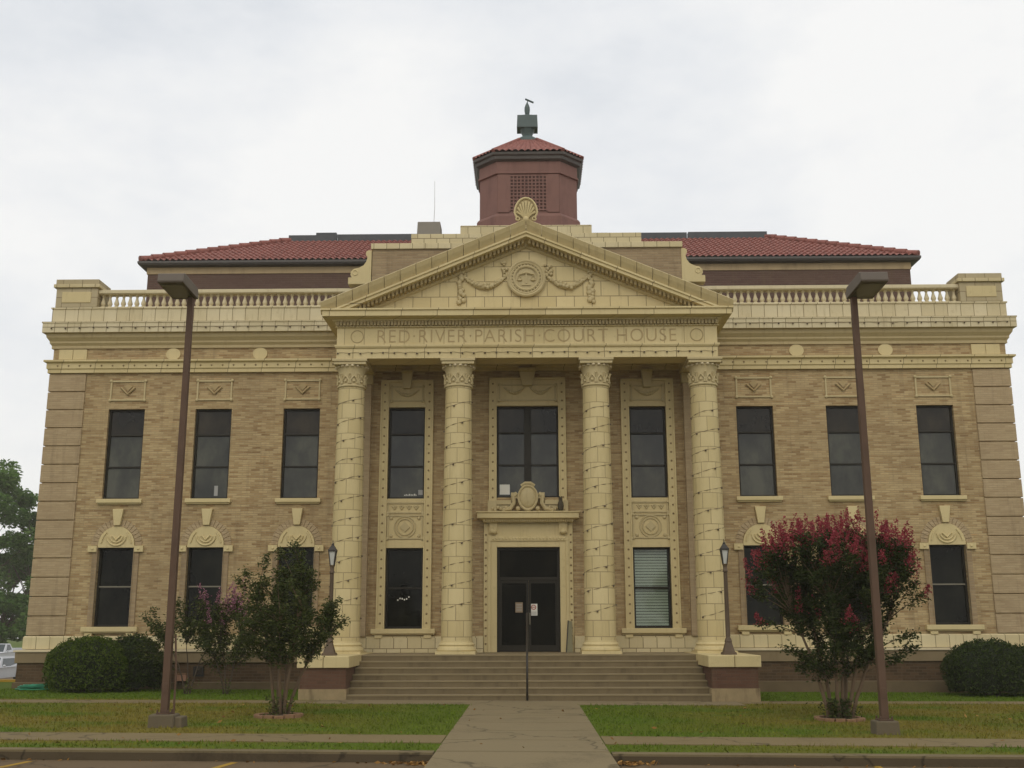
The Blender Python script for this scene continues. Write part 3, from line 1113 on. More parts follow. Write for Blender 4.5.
# medallion, garlands and drops
md = MB()
mx, mz = .0, 10.77
md.prism_y([(mx + .50 * math.cos(a * PI / 20), mz + .50 * math.sin(a * PI / 20)) for a in range(40)], ty - .06, ty)
for rr, tr in ((.48, .045), (.42, .03), (.33, .035)):
    md.tube([(mx + rr * math.cos(a * PI / 20), ty - .075, mz + rr * math.sin(a * PI / 20)) for a in range(40)], tr, 6, True)
for k in range(26):
    a = 2 * PI * k / 26
    md.ball((mx + .375 * math.cos(a), ty - .07, mz + .375 * math.sin(a)), .03, n=6, m=4)
md.box(mx - .02, mx + .02, ty - .10, ty - .05, mz - .15, mz + .17)          # scales of justice
md.tube([(mx - .19, ty - .085, mz + .10), (mx, ty - .10, mz + .15), (mx + .19, ty - .085, mz + .10)], .02, 5)
for t in (-1, 1):
    md.ball((mx + t * .18, ty - .07, mz - .05), .075, sz=.5, sy=.6)
    md.tube([(mx + t * .19, ty - .08, mz + .10), (mx + t * .24, ty - .08, mz - .03)], .01, 4)
    md.tube([(mx + t * .19, ty - .08, mz + .10), (mx + t * .12, ty - .08, mz - .03)], .01, 4)
md.box(mx - .12, mx + .12, ty - .09, ty - .05, mz - .20, mz - .16)
md.build('medallion', M['cream_relief'], CH, smooth=True, angle=40)
for s in (-1, 1):
    g = MB()
    swag(g, s * .50, s * 1.72, 10.88, .33, ty + .01, .10)
    g.tube([(s * 1.66, ty - .03, 10.92), (s * 1.76, ty - .05, 10.99), (s * 1.84, ty - .03, 10.92)], .035, 6)
    for k in range(16):
        g.ball((s * 1.75 + rnd.uniform(-.07, .07), ty - .03, 10.12 + .05 * k), rnd.uniform(.05, .085), sy=.7, n=6, m=4)
    for k in range(14):
        g.ball((s * (.50 + rnd.uniform(0, .18)), ty - .03, 10.85 + rnd.uniform(0, .40)), rnd.uniform(.035, .06), sy=.7, n=6, m=4)
    g.build('garland', M['cream_relief'], CH, smooth=True)
# fan ornament on the ridge end
ac = MB()
pts = [(.13, 12.22)]
for k in range(19):
    a = R(-35) + R(250) * k / 18
    pts.append((.305 * math.cos(a) * (1.0 if a > 0 and a < PI else .92), 12.47 + .45 * math.sin(a) * (1 if math.sin(a) > 0 else .45)))
pts.append((-.13, 12.22))
ac.prism_y(pts, -2.40, -2.30)
ac.cur = 1
ac.tube([(x, -2.41, z) for x, z in pts[1:-1]], .030, 6)
for k in range(9):
    a = PI * (k + .5) / 9
    ca_, sa_ = math.cos(a), math.sin(a)
    ac.tube([(.05 * ca_, -2.42, 12.34 + .03 * sa_), (.15 * ca_, -2.44, 12.42 + .14 * sa_), (.25 * ca_, -2.42, 12.45 + .37 * sa_)], [.014, .024, .036], 6)
ac.ball((0, -2.42, 12.32), .085, sy=.6)
for t in (-1, 1):
    ac.tube([(t * .22 + .05 * math.cos(k), -2.42, 12.33 + .05 * math.sin(k)) for k in range(7)], .022, 5, True)
ac.build('fan_ornament', [M['cream_dirty'], M['cream_plain']], CH, smooth=True, angle=40)

# stepped attic behind the gable with scroll consoles
m = MB().box(-4.43, 4.45, -.18, .9, 10.6, 12.28)
at = m.build('attic', M['brick_attic'], CH)
m = MB().box(-4.47, 4.49, -.24, .96, 12.28, 12.45)
m.box(-3.32, 3.32, -.20, .92, 12.45, 12.74)
m.box(-1.90, 1.90, -.17, .90, 12.74, 13.00)
m.build('coping', M['cream'], at, bevel=.012)
for s in (-1, 1):
    e = 4.45
    pts = [(e, 11.24), (e + .66, 11.24), (e + .66, 11.44), (e + .56, 11.44), (e + .60, 11.52), (e + .585, 11.62), (e + .50, 11.70), (e + .36, 11.73), (e + .23, 11.80), (e + .15, 11.92), (e + .12, 12.05), (e + .17, 12.13), (e + .16, 12.22), (e + .09, 12.26), (e, 12.25)]
    sc = MB().prism_y([(s * x, z) for x, z in pts], -.20, .15)
    sc.tube([(s * (e + .46 + .07 * math.cos(a * PI / 6)), -.20, 11.58 + .075 * math.sin(a * PI / 6)) for a in range(12)], .022, 5, True)
    sc.build('scroll_console', M['cream_plain'], at, bevel=.01)

# ------------------------------------------------------------------ upper storey, tiled hip roof, cupola
PEN = MB().box(-12.50, 12.56, 4.2, 15.4, 9.9, 13.06)
pen = PEN.build('upper_storey', M['pent'], CH)
m = MB().sweep([(0, 13.02), (.03, 13.03), (.03, 13.30), (0, 13.31)], [(-12.50, 15.4), (-12.50, 4.2), (12.56, 4.2), (12.56, 15.4)])
m.build('upper_band', M['pent_band'], pen)
pn = MB()
for x in (-5.9, -5.1, 5.6):
    pn.box(x - .28, x + .28, 4.15, 4.21, 10.8, 12.2)
pn.build('upper_window', M['pane_dark'], pen)
EVX0, EVX1, EVY0, EVY1, EVZ = -12.72, 12.80, 4.0, 15.8, 13.40
m = MB().sweep([(-.35, 13.24), (-.06, 13.26), (.02, 13.28), (.06, 13.34), (.06, 13.41), (-.15, 13.42)], [(EVX0, EVY1), (EVX0, EVY0), (EVX1, EVY0), (EVX1, EVY1)])
rt = MB()
RUN, RISE = 4.0, 2.10
roof_tile_patch(rt, (EVX0, EVY0, EVZ), (EVX1, EVY0, EVZ), (0, 1, 0), RUN, RISE, RUN, RUN)
roof_tile_patch(rt, (EVX0, EVY1, EVZ), (EVX0, EVY0, EVZ), (1, 0, 0), RUN, RISE, RUN, RUN, course=.7)
roof_tile_patch(rt, (EVX1, EVY0, EVZ), (EVX1, EVY1, EVZ), (-1, 0, 0), RUN, RISE, RUN, RUN, course=.7)
roof = rt.build('roof', M['tile'], CH, smooth=True, angle=40)
m.build('gutter', M['eave'], roof)
for (a, bb) in (((EVX0, EVY0), (EVX0 + RUN, EVY0 + RUN)), ((EVX1, EVY0), (EVX1 - RUN, EVY0 + RUN))):
    nn = 14
    hp = MB()
    for k in range(nn):
        p = Vector((a[0] + (bb[0] - a[0]) * k / nn, a[1] + (bb[1] - a[1]) * k / nn, EVZ + RISE * k / nn + .09))
        q = Vector((a[0] + (bb[0] - a[0]) * (k + 1.05) / nn, a[1] + (bb[1] - a[1]) * (k + 1.05) / nn, EVZ + RISE * (k + 1.05) / nn + .07))
        hp.tube([p, q], [.12, .095], 8)
    hp.build('hip_tiles', M['tile'], roof, smooth=True, angle=50)
dk = MB()
for x0, x1, dz in ((-8.75, -7.0, 0), (-6.95, -3.4, .02), (-3.35, -.2, 0), (-.15, 3.0, .01), (3.05, 5.9, 0), (5.95, 8.83, .015)):
    dk.box(x0, x1, 7.95, 8.2, 15.30, 15.75 + dz)
dk.box(-8.7, 8.8, 8.2, 11.8, 15.3, 15.62)
dk.box(-7.75, -7.0, 8.0, 8.25, 15.76, 15.86)
dk.build('roof_deck_edge', M['deck'], roof)
vt = MB().frustum(-3.10, 3.2, 11.4, 14.26, .48, .45, .36, .36)
vt.box(-3.46, -2.74, 2.84, 3.56, 14.24, 14.28)
vt.build('vent_hood', M['vent'], roof, bevel=.01)
MB().tube([(-3.0, 3.4, 14.2), (-2.97, 3.4, 15.0), (-2.98, 3.4, 15.9)], [.008, .007, .005], 5).build('antenna', M['vent'], roof)

CUX, CUY = .09, 7.85
def octo(hw, hf, z, cx=CUX, cy=CUY):
    return [(cx + x, cy + y, z) for x, y in ((-hf, -hw), (hf, -hw), (hw, -hf), (hw, hf), (hf, hw), (-hf, hw), (-hw, hf), (-hw, -hf))]


def octo_loft(mb, rings, cap=True):
    vs = []
    for r in rings: vs += octo(*r)
    fs = []
    for j in range(len(rings) - 1):
        for k in range(8):
            fs.append((j * 8 + k, j * 8 + (k + 1) % 8, j * 8 + 8 + (k + 1) % 8, j * 8 + 8 + k))
    fs.append(tuple(range(7, -1, -1)))
    fs.append(tuple(range((len(rings) - 1) * 8, len(rings) * 8)))
    mb.add(vs, fs)


m = MB()
octo_loft(m, [(1.84, 1.16, 14.6), (1.84, 1.16, 15.68), (1.80, 1.14, 15.75), (1.74, 1.10, 15.82), (1.74, 1.10, 17.28), (1.80, 1.14, 17.30), (1.80, 1.14, 17.36), (1.76, 1.12, 17.38), (1.76, 1.12, 17.80)])
for sx in (-1, 1):                                    # raised strips beside the louvre
    m.box(CUX + sx * .67, CUX + sx * 1.08, CUY - 1.775, CUY - 1.735, 15.85, 17.27)
cup = m.build('cupola', M['cup'], CH)
lv = MB().box(CUX - .67, CUX + .67, CUY - 1.748, CUY - 1.742, 15.9, 17.26)
lv.cur = 1
for k in range(11):
    x = CUX - .65 + k * .13
    lv.box(x - .024, x + .024, CUY - 1.78, CUY - 1.748, 15.9, 17.26)
for k in range(11):
    z = 15.92 + k * .128
    lv.box(CUX - .67, CUX + .67, CUY - 1.772, CUY - 1.750, z, z + .05)
lv.build('lattice', [M['cup_dark'], M['cup']], cup)
m = MB()
octo_loft(m, [(1.76, 1.12, 17.76), (1.88, 1.18, 17.82), (1.90, 1.20, 17.92), (1.96, 1.24, 17.96), (1.98, 1.25, 18.04), (1.9, 1.2, 18.05)])
m.build('eave', M['eave'], cup)
rt = MB()
lo_, hi_ = octo(1.96, 1.24, 18.05), octo(.50, .32, 19.16)
for k in range(8):
    a, bb = Vector(lo_[k]), Vector(lo_[(k + 1) % 8])
    c, dd = Vector(hi_[k]), Vector(hi_[(k + 1) % 8])
    W = (bb - a).length
    nu = max(6, int(round(W / .22))) * 6
    nr = 12
    vs = []
    nm = (bb - a).cross(c - a).normalized()
    if nm.z < 0: nm = -nm
    for i in range(nu + 1):
        u = i / nu
        h = .06 * abs(math.sin(PI * i / 6))
        for j in range(nr + 1):
            t = j / nr
            vs.append(a.lerp(bb, u).lerp(c.lerp(dd, u), t) + nm * (h * (1 - .6 * t) + (.03 if j % 2 == 0 else 0)))
    fs = [(i * (nr + 1) + j, (i + 1) * (nr + 1) + j, (i + 1) * (nr + 1) + j + 1, i * (nr + 1) + j + 1) for i in range(nu) for j in range(nr)]
    rt.add(vs, fs)
    rt.tube([a + Vector((0, 0, .05)), c + Vector((0, 0, .05))], [.085, .06], 6)
rt.build('cupola_roof', M['tile'], cup, smooth=True, angle=40)
fn = MB()
fn.lathe([(.60, 19.14), (.60, 19.24), (.46, 19.36), (.30, 19.46), (.20, 19.48), (.18, 19.52), (.20, 19.60), (.29, 19.80), (.31, 19.82)], 8, (CUX - .02, CUY, 0), PI / 8)
fn.frustum(CUX - .02, CUY, 19.80, 20.28, .39, .30, .37, .30)
fn.frustum(CUX - .02, CUY, 20.28, 20.40, .36, .28, .08, .08)
fn.lathe([(.06, 20.36), (.09, 20.48), (.105, 20.60), (.10, 20.72), (.07, 20.82), (.04, 20.88), (.025, 20.92)], 10, (CUX - .02, CUY, 0))
fn.tube([(CUX - .02, CUY, 20.88), (CUX, CUY, 20.98)], .02, 6)
a = Vector((CUX - .09, CUY, 21.07)); bb = Vector((CUX + .22, CUY, 20.92))
fn.tube([a, bb], .035, 6)
fn.build('finial', M['finial'], cup)

# ------------------------------------------------------------------ steps
ST = tag(empty('entrance_steps', (0, -4.25, 0)), 'wide flight of brown stone steps between two brick cheek walls', 'steps')
m = MB()
NR, TOP = 7, .978
for k in range(NR):
    zt = TOP * (k + 1) / NR
    ya = k * .305
    yb = 4.2 if k == NR - 1 else (k + 1) * .305
    m.box(-4.17, 4.17, ya, yb, -.2 if k == 0 else TOP * k / NR, zt - .03)
    m.cur = 1
    m.box(-4.17, 4.17, ya - .012, yb if k < NR - 1 else 4.2, zt - .03, zt)
    m.cur = 0
fl = m.build('flight', [M['steps'], M['nosing']], ST)
pm = MB()
for x0, x1 in ((2.02, 2.20), (2.24, 2.31), (2.42, 2.50), (2.53, 2.62)):
    pm.box(x0, x1, 1.195 + .32 - .0, 1.52 + .003, .72, .77)
for k in range(9):
    x = 2.0 + k * .075 + rnd.uniform(-.02, .02)
    pm.box(x, x + rnd.uniform(.03, .06), 1.5205, 1.5235, .72 + rnd.uniform(0, .02), .77 + rnd.uniform(0, .02))
for s in (-1, 1):
    m = MB()
    xi, xo = s * 4.17, s * 5.24
    m.frustum((xi + xo) / 2, 1.95, .27, .74, .525, 1.95, .525, 1.95)
    ck = m.build('cheek_wall', M['brick_maroon'], ST)
    m = MB().frustum((xi + xo) / 2, 1.95, -.2, .27, .55, 1.99, .55, 1.98)
    m.build('cheek_base', M['stained'], ck)
    m = MB()
    for a, bb in ((-.60, -.006), (.006, .60)):
        m.box(s * 4.705 + a, s * 4.705 + bb, -.06, 3.9, .74, 1.0)
    m.build('cheek_cap', M['cream_plain'], ck, bevel=.015)

hr = tag(empty('handrail', (-.03, -3.15, 0)), 'thin dark iron handrail climbing the middle of the steps', 'handrail')
m = MB()
m.tube([(0, -1.12, -.02), (0, -1.12, .95), (0, -.95, 1.05), (0, .95, 1.97), (0, 1.15, 1.97), (0, 1.15, .97)], .025, 8)
m.build('rail', M['iron'], hr, smooth=True)
m = MB().tube([(0, 0.0, .55), (0, 0.0, 1.5)], .018, 8)
m.build('baluster', M['iron'], hr)

# ------------------------------------------------------------------ lantern posts on the cheek walls
def lantern(x, label):
    t = tag(empty('lantern_post', (x, -3.55, 1.0)), label, 'lamp post', 'lantern posts beside the steps')
    m = MB()
    m.frustum(0, 0, 0, .06, .165, .165, .155, .155)
    m.frustum(0, 0, .06, .30, .13, .13, .065, .065)
    m.build('post_base', M['post'], t, bevel=.006)
    m = MB().lathe([(.075, .28), (.09, .30), (.07, .36), (.048, .40), (.042, 1.2), (.038, 1.9), (.06, 1.92), (.06, 1.96), (.045, 1.98), (.05, 2.06), (.07, 2.10)], 10)
    for k in range(8):
        a = 2 * PI * k / 8
        m.tube([(math.cos(a) * .047, math.sin(a) * .047, .42), (math.cos(a) * .038, math.sin(a) * .038, 1.9)], .008, 4)
    m.build('post_shaft', M['post'], t, smooth=True, angle=45)
    m = MB()
    for k in range(4):
        a = PI / 4 + PI / 2 * k
        m.tube([(math.cos(a) * .062, math.sin(a) * .062, 2.10), (math.cos(a) * .118, math.sin(a) * .118, 2.44)], .013, 5)
    m.frustum(0, 0, 2.43, 2.47, .10, .10, .10, .10)
    m.frustum(0, 0, 2.47, 2.58, .095, .095, .03, .03)
    m.lathe([(.03, 2.57), (.035, 2.60), (.012, 2.63), (.006, 2.70)], 8)
    m.build('lantern_frame', M['iron'], t)
    MB().frustum(0, 0, 2.11, 2.43, .036, .036, .074, .074).build('lantern_glass', M['lantern_glass'], t)
    return t


lantern(-4.70, 'iron lantern post on the cheek wall, half hidden by the green myrtle')
lantern(4.71, 'iron lantern post standing clear on the cheek wall beside the red myrtle')


# ------------------------------------------------------------------ string lights wound on the columns
def bulbs_string(name, pts, label, every=1, wr=.009):
    m = MB().tube(pts, wr, 4)
    m.cur = 1
    for k in range(0, len(pts), every):
        p = pts[k]
        m.ball((p[0], p[1] - .012, p[2] - .02), .027, n=6, m=4)
    return tag(m.build(name, [M['wire'], M['bulb']]), label, 'string lights', 'strings of bulbs on the portico')


nm = ['leftmost column', 'column left of the door', 'column right of the door', 'rightmost column']
for i, x in enumerate(COLX):
    pts = []
    turns, n = 11, 11 * 10
    ph = i * 1.3
    for k in range(n + 1):
        t = k / n
        z = 1.9 + t * 5.7
        r = .400 - .055 * (((z - 1.28) / 6.58) ** 1.4) + .012
        a = ph + 2 * PI * turns * t
        zz = z + rnd.uniform(-.02, .02)
        pts.append((x + r * math.cos(a), CY + r * math.sin(a), zz))
    bulbs_string('string_lights', pts, 'dark wire of dull bulbs wound in a spiral up the ' + nm[i], 3)
pts = [(-5.0 + k * .1, EY - .018, 8.74 + .012 * math.sin(k * 1.7)) for k in range(101)]
bulbs_string('string_lights', pts, 'straight wire of bulbs along the beam over the columns', 3, .005)
for s, nme in ((-1, 'left'), (1, 'right')):
    pts = [(s * (13.5 - k * .1), -.285, 9.985 + .012 * math.sin(k * 1.3 + s)) for k in range(82)]
    bulbs_string('string_lights', pts, 'straight wire of bulbs along the cornice of the %s wing' % nme, 4, .005)

# ------------------------------------------------------------------ small things at the entrance and windows
def flat(name, x0, x1, z0, z1, y, mat, t=.004):
    return MB().box(x0, x1, y - t, y, z0, z1).build(name, mat)


m = MB().box(.05, .25, .116, .124, 1.94, 2.25)
m.cur = 1
m.tube([(.15 + .058 * math.cos(a * PI / 8), .115, 2.16 + .058 * math.sin(a * PI / 8)) for a in range(16)], .012, 4, True)
m.box(.108, .19, .112, .116, 2.15, 2.17)
m.cur = 2
for k in range(3):
    m.box(.07, .23, .113, .116, 1.965 + k * .03, 1.98 + k * .03)
tag(m.build('notice', [M['paper'], M['red_ink'], M['grey_ink']]), 'white notice with red symbol taped to the right door leaf', 'notice')
m = MB().box(-.345, -.145, .116, .124, 2.02, 2.29)
m.cur = 1
for k in range(5):
    m.box(-.32, -.17, .113, .116, 2.06 + k * .042, 2.075 + k * .042)
tag(m.build('notice', [M['paper_tan'], M['grey_ink']]), 'dull tan notice taped to the left door leaf', 'notice')

lb = tag(empty('leaning_board', (1.09, -.22, .98)), 'narrow grey board leaning on the door surround', 'board')
m = MB().add([(-.075, -.02, 0), (.085, -.02, 0), (.085, .10, .80), (-.015, .10, .82), (-.075, .0, 0), (.085, .0, 0), (.085, .12, .80), (-.015, .12, .82)],
             [(0, 1, 2, 3), (7, 6, 5, 4), (0, 4, 5, 1), (1, 5, 6, 2), (2, 6, 7, 3), (3, 7, 4, 0)])
m.build('panel', M['board'], lb)
m = MB().tube([(-.085, -.03, 0), (-.02, .09, .83)], .014, 5)
m.build('edge_strip', M['iron'], lb)

fg = tag(empty('figurine', (.90, -.30, 4.73)), 'small dark bird figurine perched on the hood above the door', 'figurine')
m = MB().lathe([(.05, 0), (.07, .03), (.085, .12), (.07, .22), (.05, .26), (.055, .30), (.05, .34), (.02, .37)], 10)
m.ball((-.03, -.01, .37), .018).ball((.03, -.01, .37), .018)
m.build('body', plain('dark_figurine', (.07, .055, .03), .8), fg, smooth=True)
m = MB().add([(-.012, -.05, .31), (.012, -.05, .31), (0, -.085, .295), (0, -.05, .325)], [(0, 1, 2), (0, 2, 3), (1, 3, 2), (0, 3, 1)])
m.build('beak', M['iron'], fg)

tag(flat('paper_sheet', -.77, -.49, 5.22, 5.50, .148, M['paper']), 'white paper sheet inside the window above the door', 'paper')
tag(flat('paper_sheet', -3.03, -2.90, 5.22, 5.36, .148, M['grey_ink']), 'small grey sheet low in the upper porch window left of the door', 'paper')
m = MB()
for k in range(8):
    x = -3.42 + k * .045
    m.box(x, x + rnd.uniform(.02, .04), .141, .148, 5.20, 5.22 + rnd.uniform(.0, .03))
tag(m.build('window_trinket', M['paper']), 'row of tiny white bits on a window sash beside the grey sheet', 'ornament')
m = MB()
for k in range(6):
    m.ball((-3.54 + k * .06, .142, 2.36 + .03 * math.sin(k * 1.4) + k * .012), .022, sy=.4)
tag(m.build('window_trinket', M['paper']), 'small pale hanging ornament in the lower porch window left of the door', 'ornament')
tag(flat('paper_sheet', -8.72, -8.62, 5.22, 5.50, .148, M['grey_ink']), 'pale grey sheet low in an upper window just right of the left lamp pole', 'paper')

ub = tag(empty('utility_box', (-9.19, -.33, .27)), 'small pinkish box fixed low on the brown brick plinth', 'utility box')
m = MB().box(-.15, .15, -.05, .16, 0, .17)
m.build('case', M['pink_box'], ub, bevel=.01)
m = MB().box(-.16, .16, -.07, .16, .17, .19)
m.build('lid', M['brick_edge'], ub, bevel=.005)
tag(empty('wall_vent', (-8.77, -.19, .40)), 'dark square vent grille set low in the brown brick plinth', 'vent')
wv = [o for o in COL.objects if o.name == 'wall_vent'][0]
m = MB().box(-.14, .14, -.02, .02, -.02, .02).box(-.14, .14, -.02, .02, .20, .24).box(-.14, -.10, -.02, .02, .02, .2).box(.10, .14, -.02, .02, .02, .2)
m.build('frame', M['iron'], wv)
m = MB()
for k in range(5):
    m.box(-.10, .10, -.01, .02, .035 + k * .034, .052 + k * .034)
m.build('grille', M['iron'], wv)


# ------------------------------------------------------------------ parking-lot street lamps
def street_lamp(x, y, top, footr, label, piece=False, off=-.13):
    t = tag(empty('street_lamp', (x, y, gz(x))), label, 'street lamp', 'brown parking-lot lamps on the lawn')
    f = MB().frustum(0, 0, -.15, .21, footr, footr * .9, footr * .94, footr * .85)
    if piece:
        f.frustum(footr * 1.15, .05, -.15, .17, footr * .35, .2, footr * .3, .17)
    f.build('footing', M['foot'], t, bevel=.025)
    p = MB().box(-.115, .115, -.115, .115, .21, .235)
    p.frustum(0, 0, .235, top - .02, .060, .060, .050, .050)
    for u in (-1, 1):
        for v in (-1, 1):
            p.lathe([(.018, .235), (.018, .28)], 6, (u * .095, v * .095, 0))
    p.box(-.035, .035, -.064, -.05, .55, .72)
    po = p.build('pole', M['lamp_brown'], t, bevel=.006)
    if piece:
        MB().tube([(.16, -.02, .1), (.155, -.02, .9), (.11, -.02, 1.5)], .018, 6).build('conduit', M['lamp_brown'], po)
    h = MB()
    sx = off
    w2 = .232
    # box housing carried forward from the pole head, front slightly raised and chamfered
    pts = [(.10, -.02), (-.78, .02), (-.80, .05), (-.78, .19), (-.70, .215), (.04, .18), (.10, .12)]
    vs = [(sx - w2, yy, top + zz) for yy, zz in pts] + [(sx + w2, yy, top + zz) for yy, zz in pts]
    k = len(pts)
    h.add(vs, [tuple(range(k)), tuple(range(2 * k - 1, k - 1, -1))] + [(i, k + i, k + (i + 1) % k, (i + 1) % k) for i in range(k)])
    hd_ = h.build('lamp_head', M['lamp_head'], t, bevel=.012)
    l = MB().add([(sx - w2 + .045, .0, top - .022), (sx + w2 - .045, .0, top - .022), (sx + w2 - .045, -.70, top + .0085), (sx - w2 + .045, -.70, top + .0085)], [(0, 1, 2, 3)])
    l.build('lens', M['lens'], hd_)
    return t


street_lamp(-6.12, -11.0, 7.52, .225, 'tall brown lamp pole with box head on the lawn by the green myrtle', True)
street_lamp(5.73, -11.6, 7.33, .195, 'tall brown lamp pole with box head in front of the red myrtle', off=.13)


# ------------------------------------------------------------------ foliage
def leaves_obj(name, mats, P, size, parent=None, loc=(0, 0, 0), tint=None, flat_=.5, midx=None, long=1.9):
    P = np.asarray(P, float)
    n = len(P)
    a = rng.normal(size=(n, 3)); a[:, 2] *= flat_
    a /= np.linalg.norm(a, axis=1)[:, None]
    r = rng.normal(size=(n, 3))
    bb = np.cross(a, r); bb /= np.linalg.norm(bb, axis=1)[:, None]
    s = size * rng.uniform(.6, 1.25, size=n)[:, None]
    V = np.empty((n, 4, 3))
    V[:, 0] = P - a * s * long * .5
    V[:, 1] = P + bb * s * .42
    V[:, 2] = P + a * s * long * .5
    V[:, 3] = P - bb * s * .42
    me = bpy.data.meshes.new(name)
    me.vertices.add(4 * n)
    me.vertices.foreach_set('co', V.reshape(-1))
    me.loops.add(4 * n)
    me.loops.foreach_set('vertex_index', np.arange(4 * n))
    me.polygons.add(n)
    me.polygons.foreach_set('loop_start', np.arange(n) * 4)
    if not isinstance(mats, (list, tuple)): mats = [mats]
    for m in mats: me.materials.append(m)
    if midx is not None:
        me.polygons.foreach_set('material_index', np.asarray(midx, dtype=np.int32))
    me.update(calc_edges=True)
    at_ = me.attributes.new('tint', 'FLOAT', 'FACE')
    at_.data.foreach_set('value', (rng.uniform(0, 1, n) if tint is None else np.clip(tint, 0, 1)).astype(np.float32))
    me.validate()
    o = bpy.data.objects.new(name, me)
    COL.objects.link(o)
    o.location = loc
    if parent: o.parent = parent
    return o


def bez(p0, p1, p2, n):
    return [tuple((1 - t) ** 2 * a + 2 * t * (1 - t) * b_ + t * t * c for a, b_, c in zip(p0, p1, p2)) for t in [k / n for k in range(n + 1)]]


def myrtle(name, loc, stems, tips, label, leafm, barkm, petalm=None, bloom=None, seeds=0, leaf_n=70, leaf_s=.055, lg=.38, petal_s=.04, sucker=60, bark_r=.035, spread=.075, bloom_n=46):
    """multi-stemmed crape myrtle: stems fan out of the ground, twigs run to given tip points, leaves along the twigs"""
    t = tag(empty(name, loc), label, 'tree')
    tr = MB()
    SP = []
    for (bx, by, mx_, my_, tx, ty_, tz) in stems:
        c = bez((bx, by, -.05), (mx_, my_, tz * .55), (tx, ty_, tz), 9)
        c = [(p[0] + rnd.uniform(-.015, .015), p[1] + rnd.uniform(-.015, .015), p[2]) for p in c]
        tr.tube(c, [bark_r * (1 - .65 * k / 9) for k in range(10)], 7)
        SP += [Vector(p) for p in c[3:]]
    P, tint = [], []
    F, ft = [], []
    Sd = []
    for (x, y, z) in tips:
        tip = Vector((x, y, z))
        best = min(SP, key=lambda s_: (s_ - tip).length + 2.5 * max(0, s_.z - tip.z + .25))
        mid = best.lerp(tip, .5) + Vector((0, 0, .10 * (tip - best).length)) + Vector((rnd.uniform(-.05, .05), rnd.uniform(-.05, .05), 0))
        c = bez(best, mid, tip, 6)
        tr.tube(c, [.012 * (1 - .75 * k / 6) for k in range(7)], 4)
        L_ = (tip - best).length
        shade = rnd.uniform(-.15, .25)
        nl = int(leaf_n * min(1.3, .5 + L_))
        for _ in range(nl):
            tt = 1 - abs(rnd.gauss(0, .45)) * min(1, lg * 1.3 / max(L_, .15))
            tt = max(.15, min(1.05, tt))
            k = min(5, max(0, int(tt * 6)))
            q = Vector(c[k]).lerp(Vector(c[k + 1]), tt * 6 - k)
            sp = spread
            P.append((q.x + rnd.gauss(0, sp), q.y + rnd.gauss(0, sp), q.z + rnd.gauss(0, sp * .8)))
            tint.append(min(1, max(0, rnd.betavariate(2, 3) + shade * .5)))
        if bloom and bloom(x, y, z):
            h = rnd.uniform(.20, .40)
            d_ = (tip - best).normalized() * .5 + Vector((0, 0, .8))
            for _ in range(bloom_n):
                u = rnd.random()
                rr = .060 * (1 - .7 * u)
                p = tip + d_ * (u * h - .03) + Vector((rnd.gauss(0, rr), rnd.gauss(0, rr), rnd.gauss(0, .02)))
                F.append(p[:])
                ft.append(rnd.betavariate(2, 2.4))
    for _ in range(seeds):
        x, y, z = rnd.choice([q for q in tips if q[2] > np.median([w_[2] for w_ in tips])])
        h = rnd.uniform(.25, .5)
        x = rnd.uniform(-.95, .25)
        z = rnd.uniform(2.75, 3.15)
        y = -.75
        for _ in range(45):
            u = rnd.random()
            Sd.append((x + rnd.gauss(0, .028), y + rnd.gauss(0, .03), z + .15 - u * h))
    for _ in range(sucker):                            # leafy shoots round the foot
        a, r_ = rnd.uniform(0, 2 * PI), abs(rnd.gauss(0, .17))
        for k in range(5):
            P.append((r_ * math.cos(a) + rnd.gauss(0, .03), r_ * math.sin(a) + rnd.gauss(0, .03), rnd.uniform(.02, .38)))
            tint.append(rnd.uniform(.3, 1.0))
    tr.build('trunk', barkm, t, smooth=True)
    leaves_obj('crown', leafm, P, leaf_s, t, tint=np.array(tint))
    if F: leaves_obj('blossom', petalm, F, petal_s, t, tint=np.array(ft), flat_=1, long=1.3)
    if Sd: leaves_obj('seed_heads', M['seed'], Sd, .03, t, flat_=1, long=1.3)
    return t


def tips_in(fn, n, bx, by, bz):
    out = []
    while len(out) < n:
        p = (rnd.uniform(*bx), rnd.uniform(*by), rnd.uniform(*bz))
        if fn(*p): out.append(p)
    return out


# green one left of the steps: irregular, one limb thrown low to the right, a peaked top
def shapeL(x, y, z):
    hw = .30 + .70 * max(0, 1 - ((z - 1.85) / .9) ** 2) ** .7 if z < 1.85 else .94 * max(0, (3.22 - z) / 1.37) ** .85 + .05
    return ((x - .08) / hw) ** 2 + (y / (hw * .85)) ** 2 < 1
tl = tips_in(shapeL, 150, (-1.1, 1.25), (-1.0, 1.0), (1.15, 3.2))
tl += [(1.12, .1, 1.70), (1.20, .0, 1.78), (1.0, .05, 1.60), (.85, -.1, 1.50), (1.05, 0, 2.15), (-.95, 0, 2.55), (-.80, .1, 2.72), (.15, 0, 3.22), (-.12, .1, 3.10), (.30, 0, 3.05), (-.35, 0, 2.98)]
st = [(.0, 0, -.02, .0, -.10, .1, 2.0), (.06, .02, .10, .05, .32, .1, 2.2), (-.07, 0, -.15, 0, -.50, .0, 2.1), (.11, -.04, .2, -.2, .45, -.5, 2.0), (-.03, .08, -.1, .3, -.2, .6, 2.1), (.03, -.06, .05, -.2, .05, -.5, 1.9), (.13, .03, .35, .05, .85, .1, 1.62)]
xl, yl = -4.66, -8.9
myrtle('crape_myrtle', (xl, yl, gz(xl)), st, tl, 'bushy dark green crape myrtle without flowers left of the steps', M['leaf_myrtle'], M['bark'], leaf_n=135, leaf_s=.036, spread=.06, sucker=90)

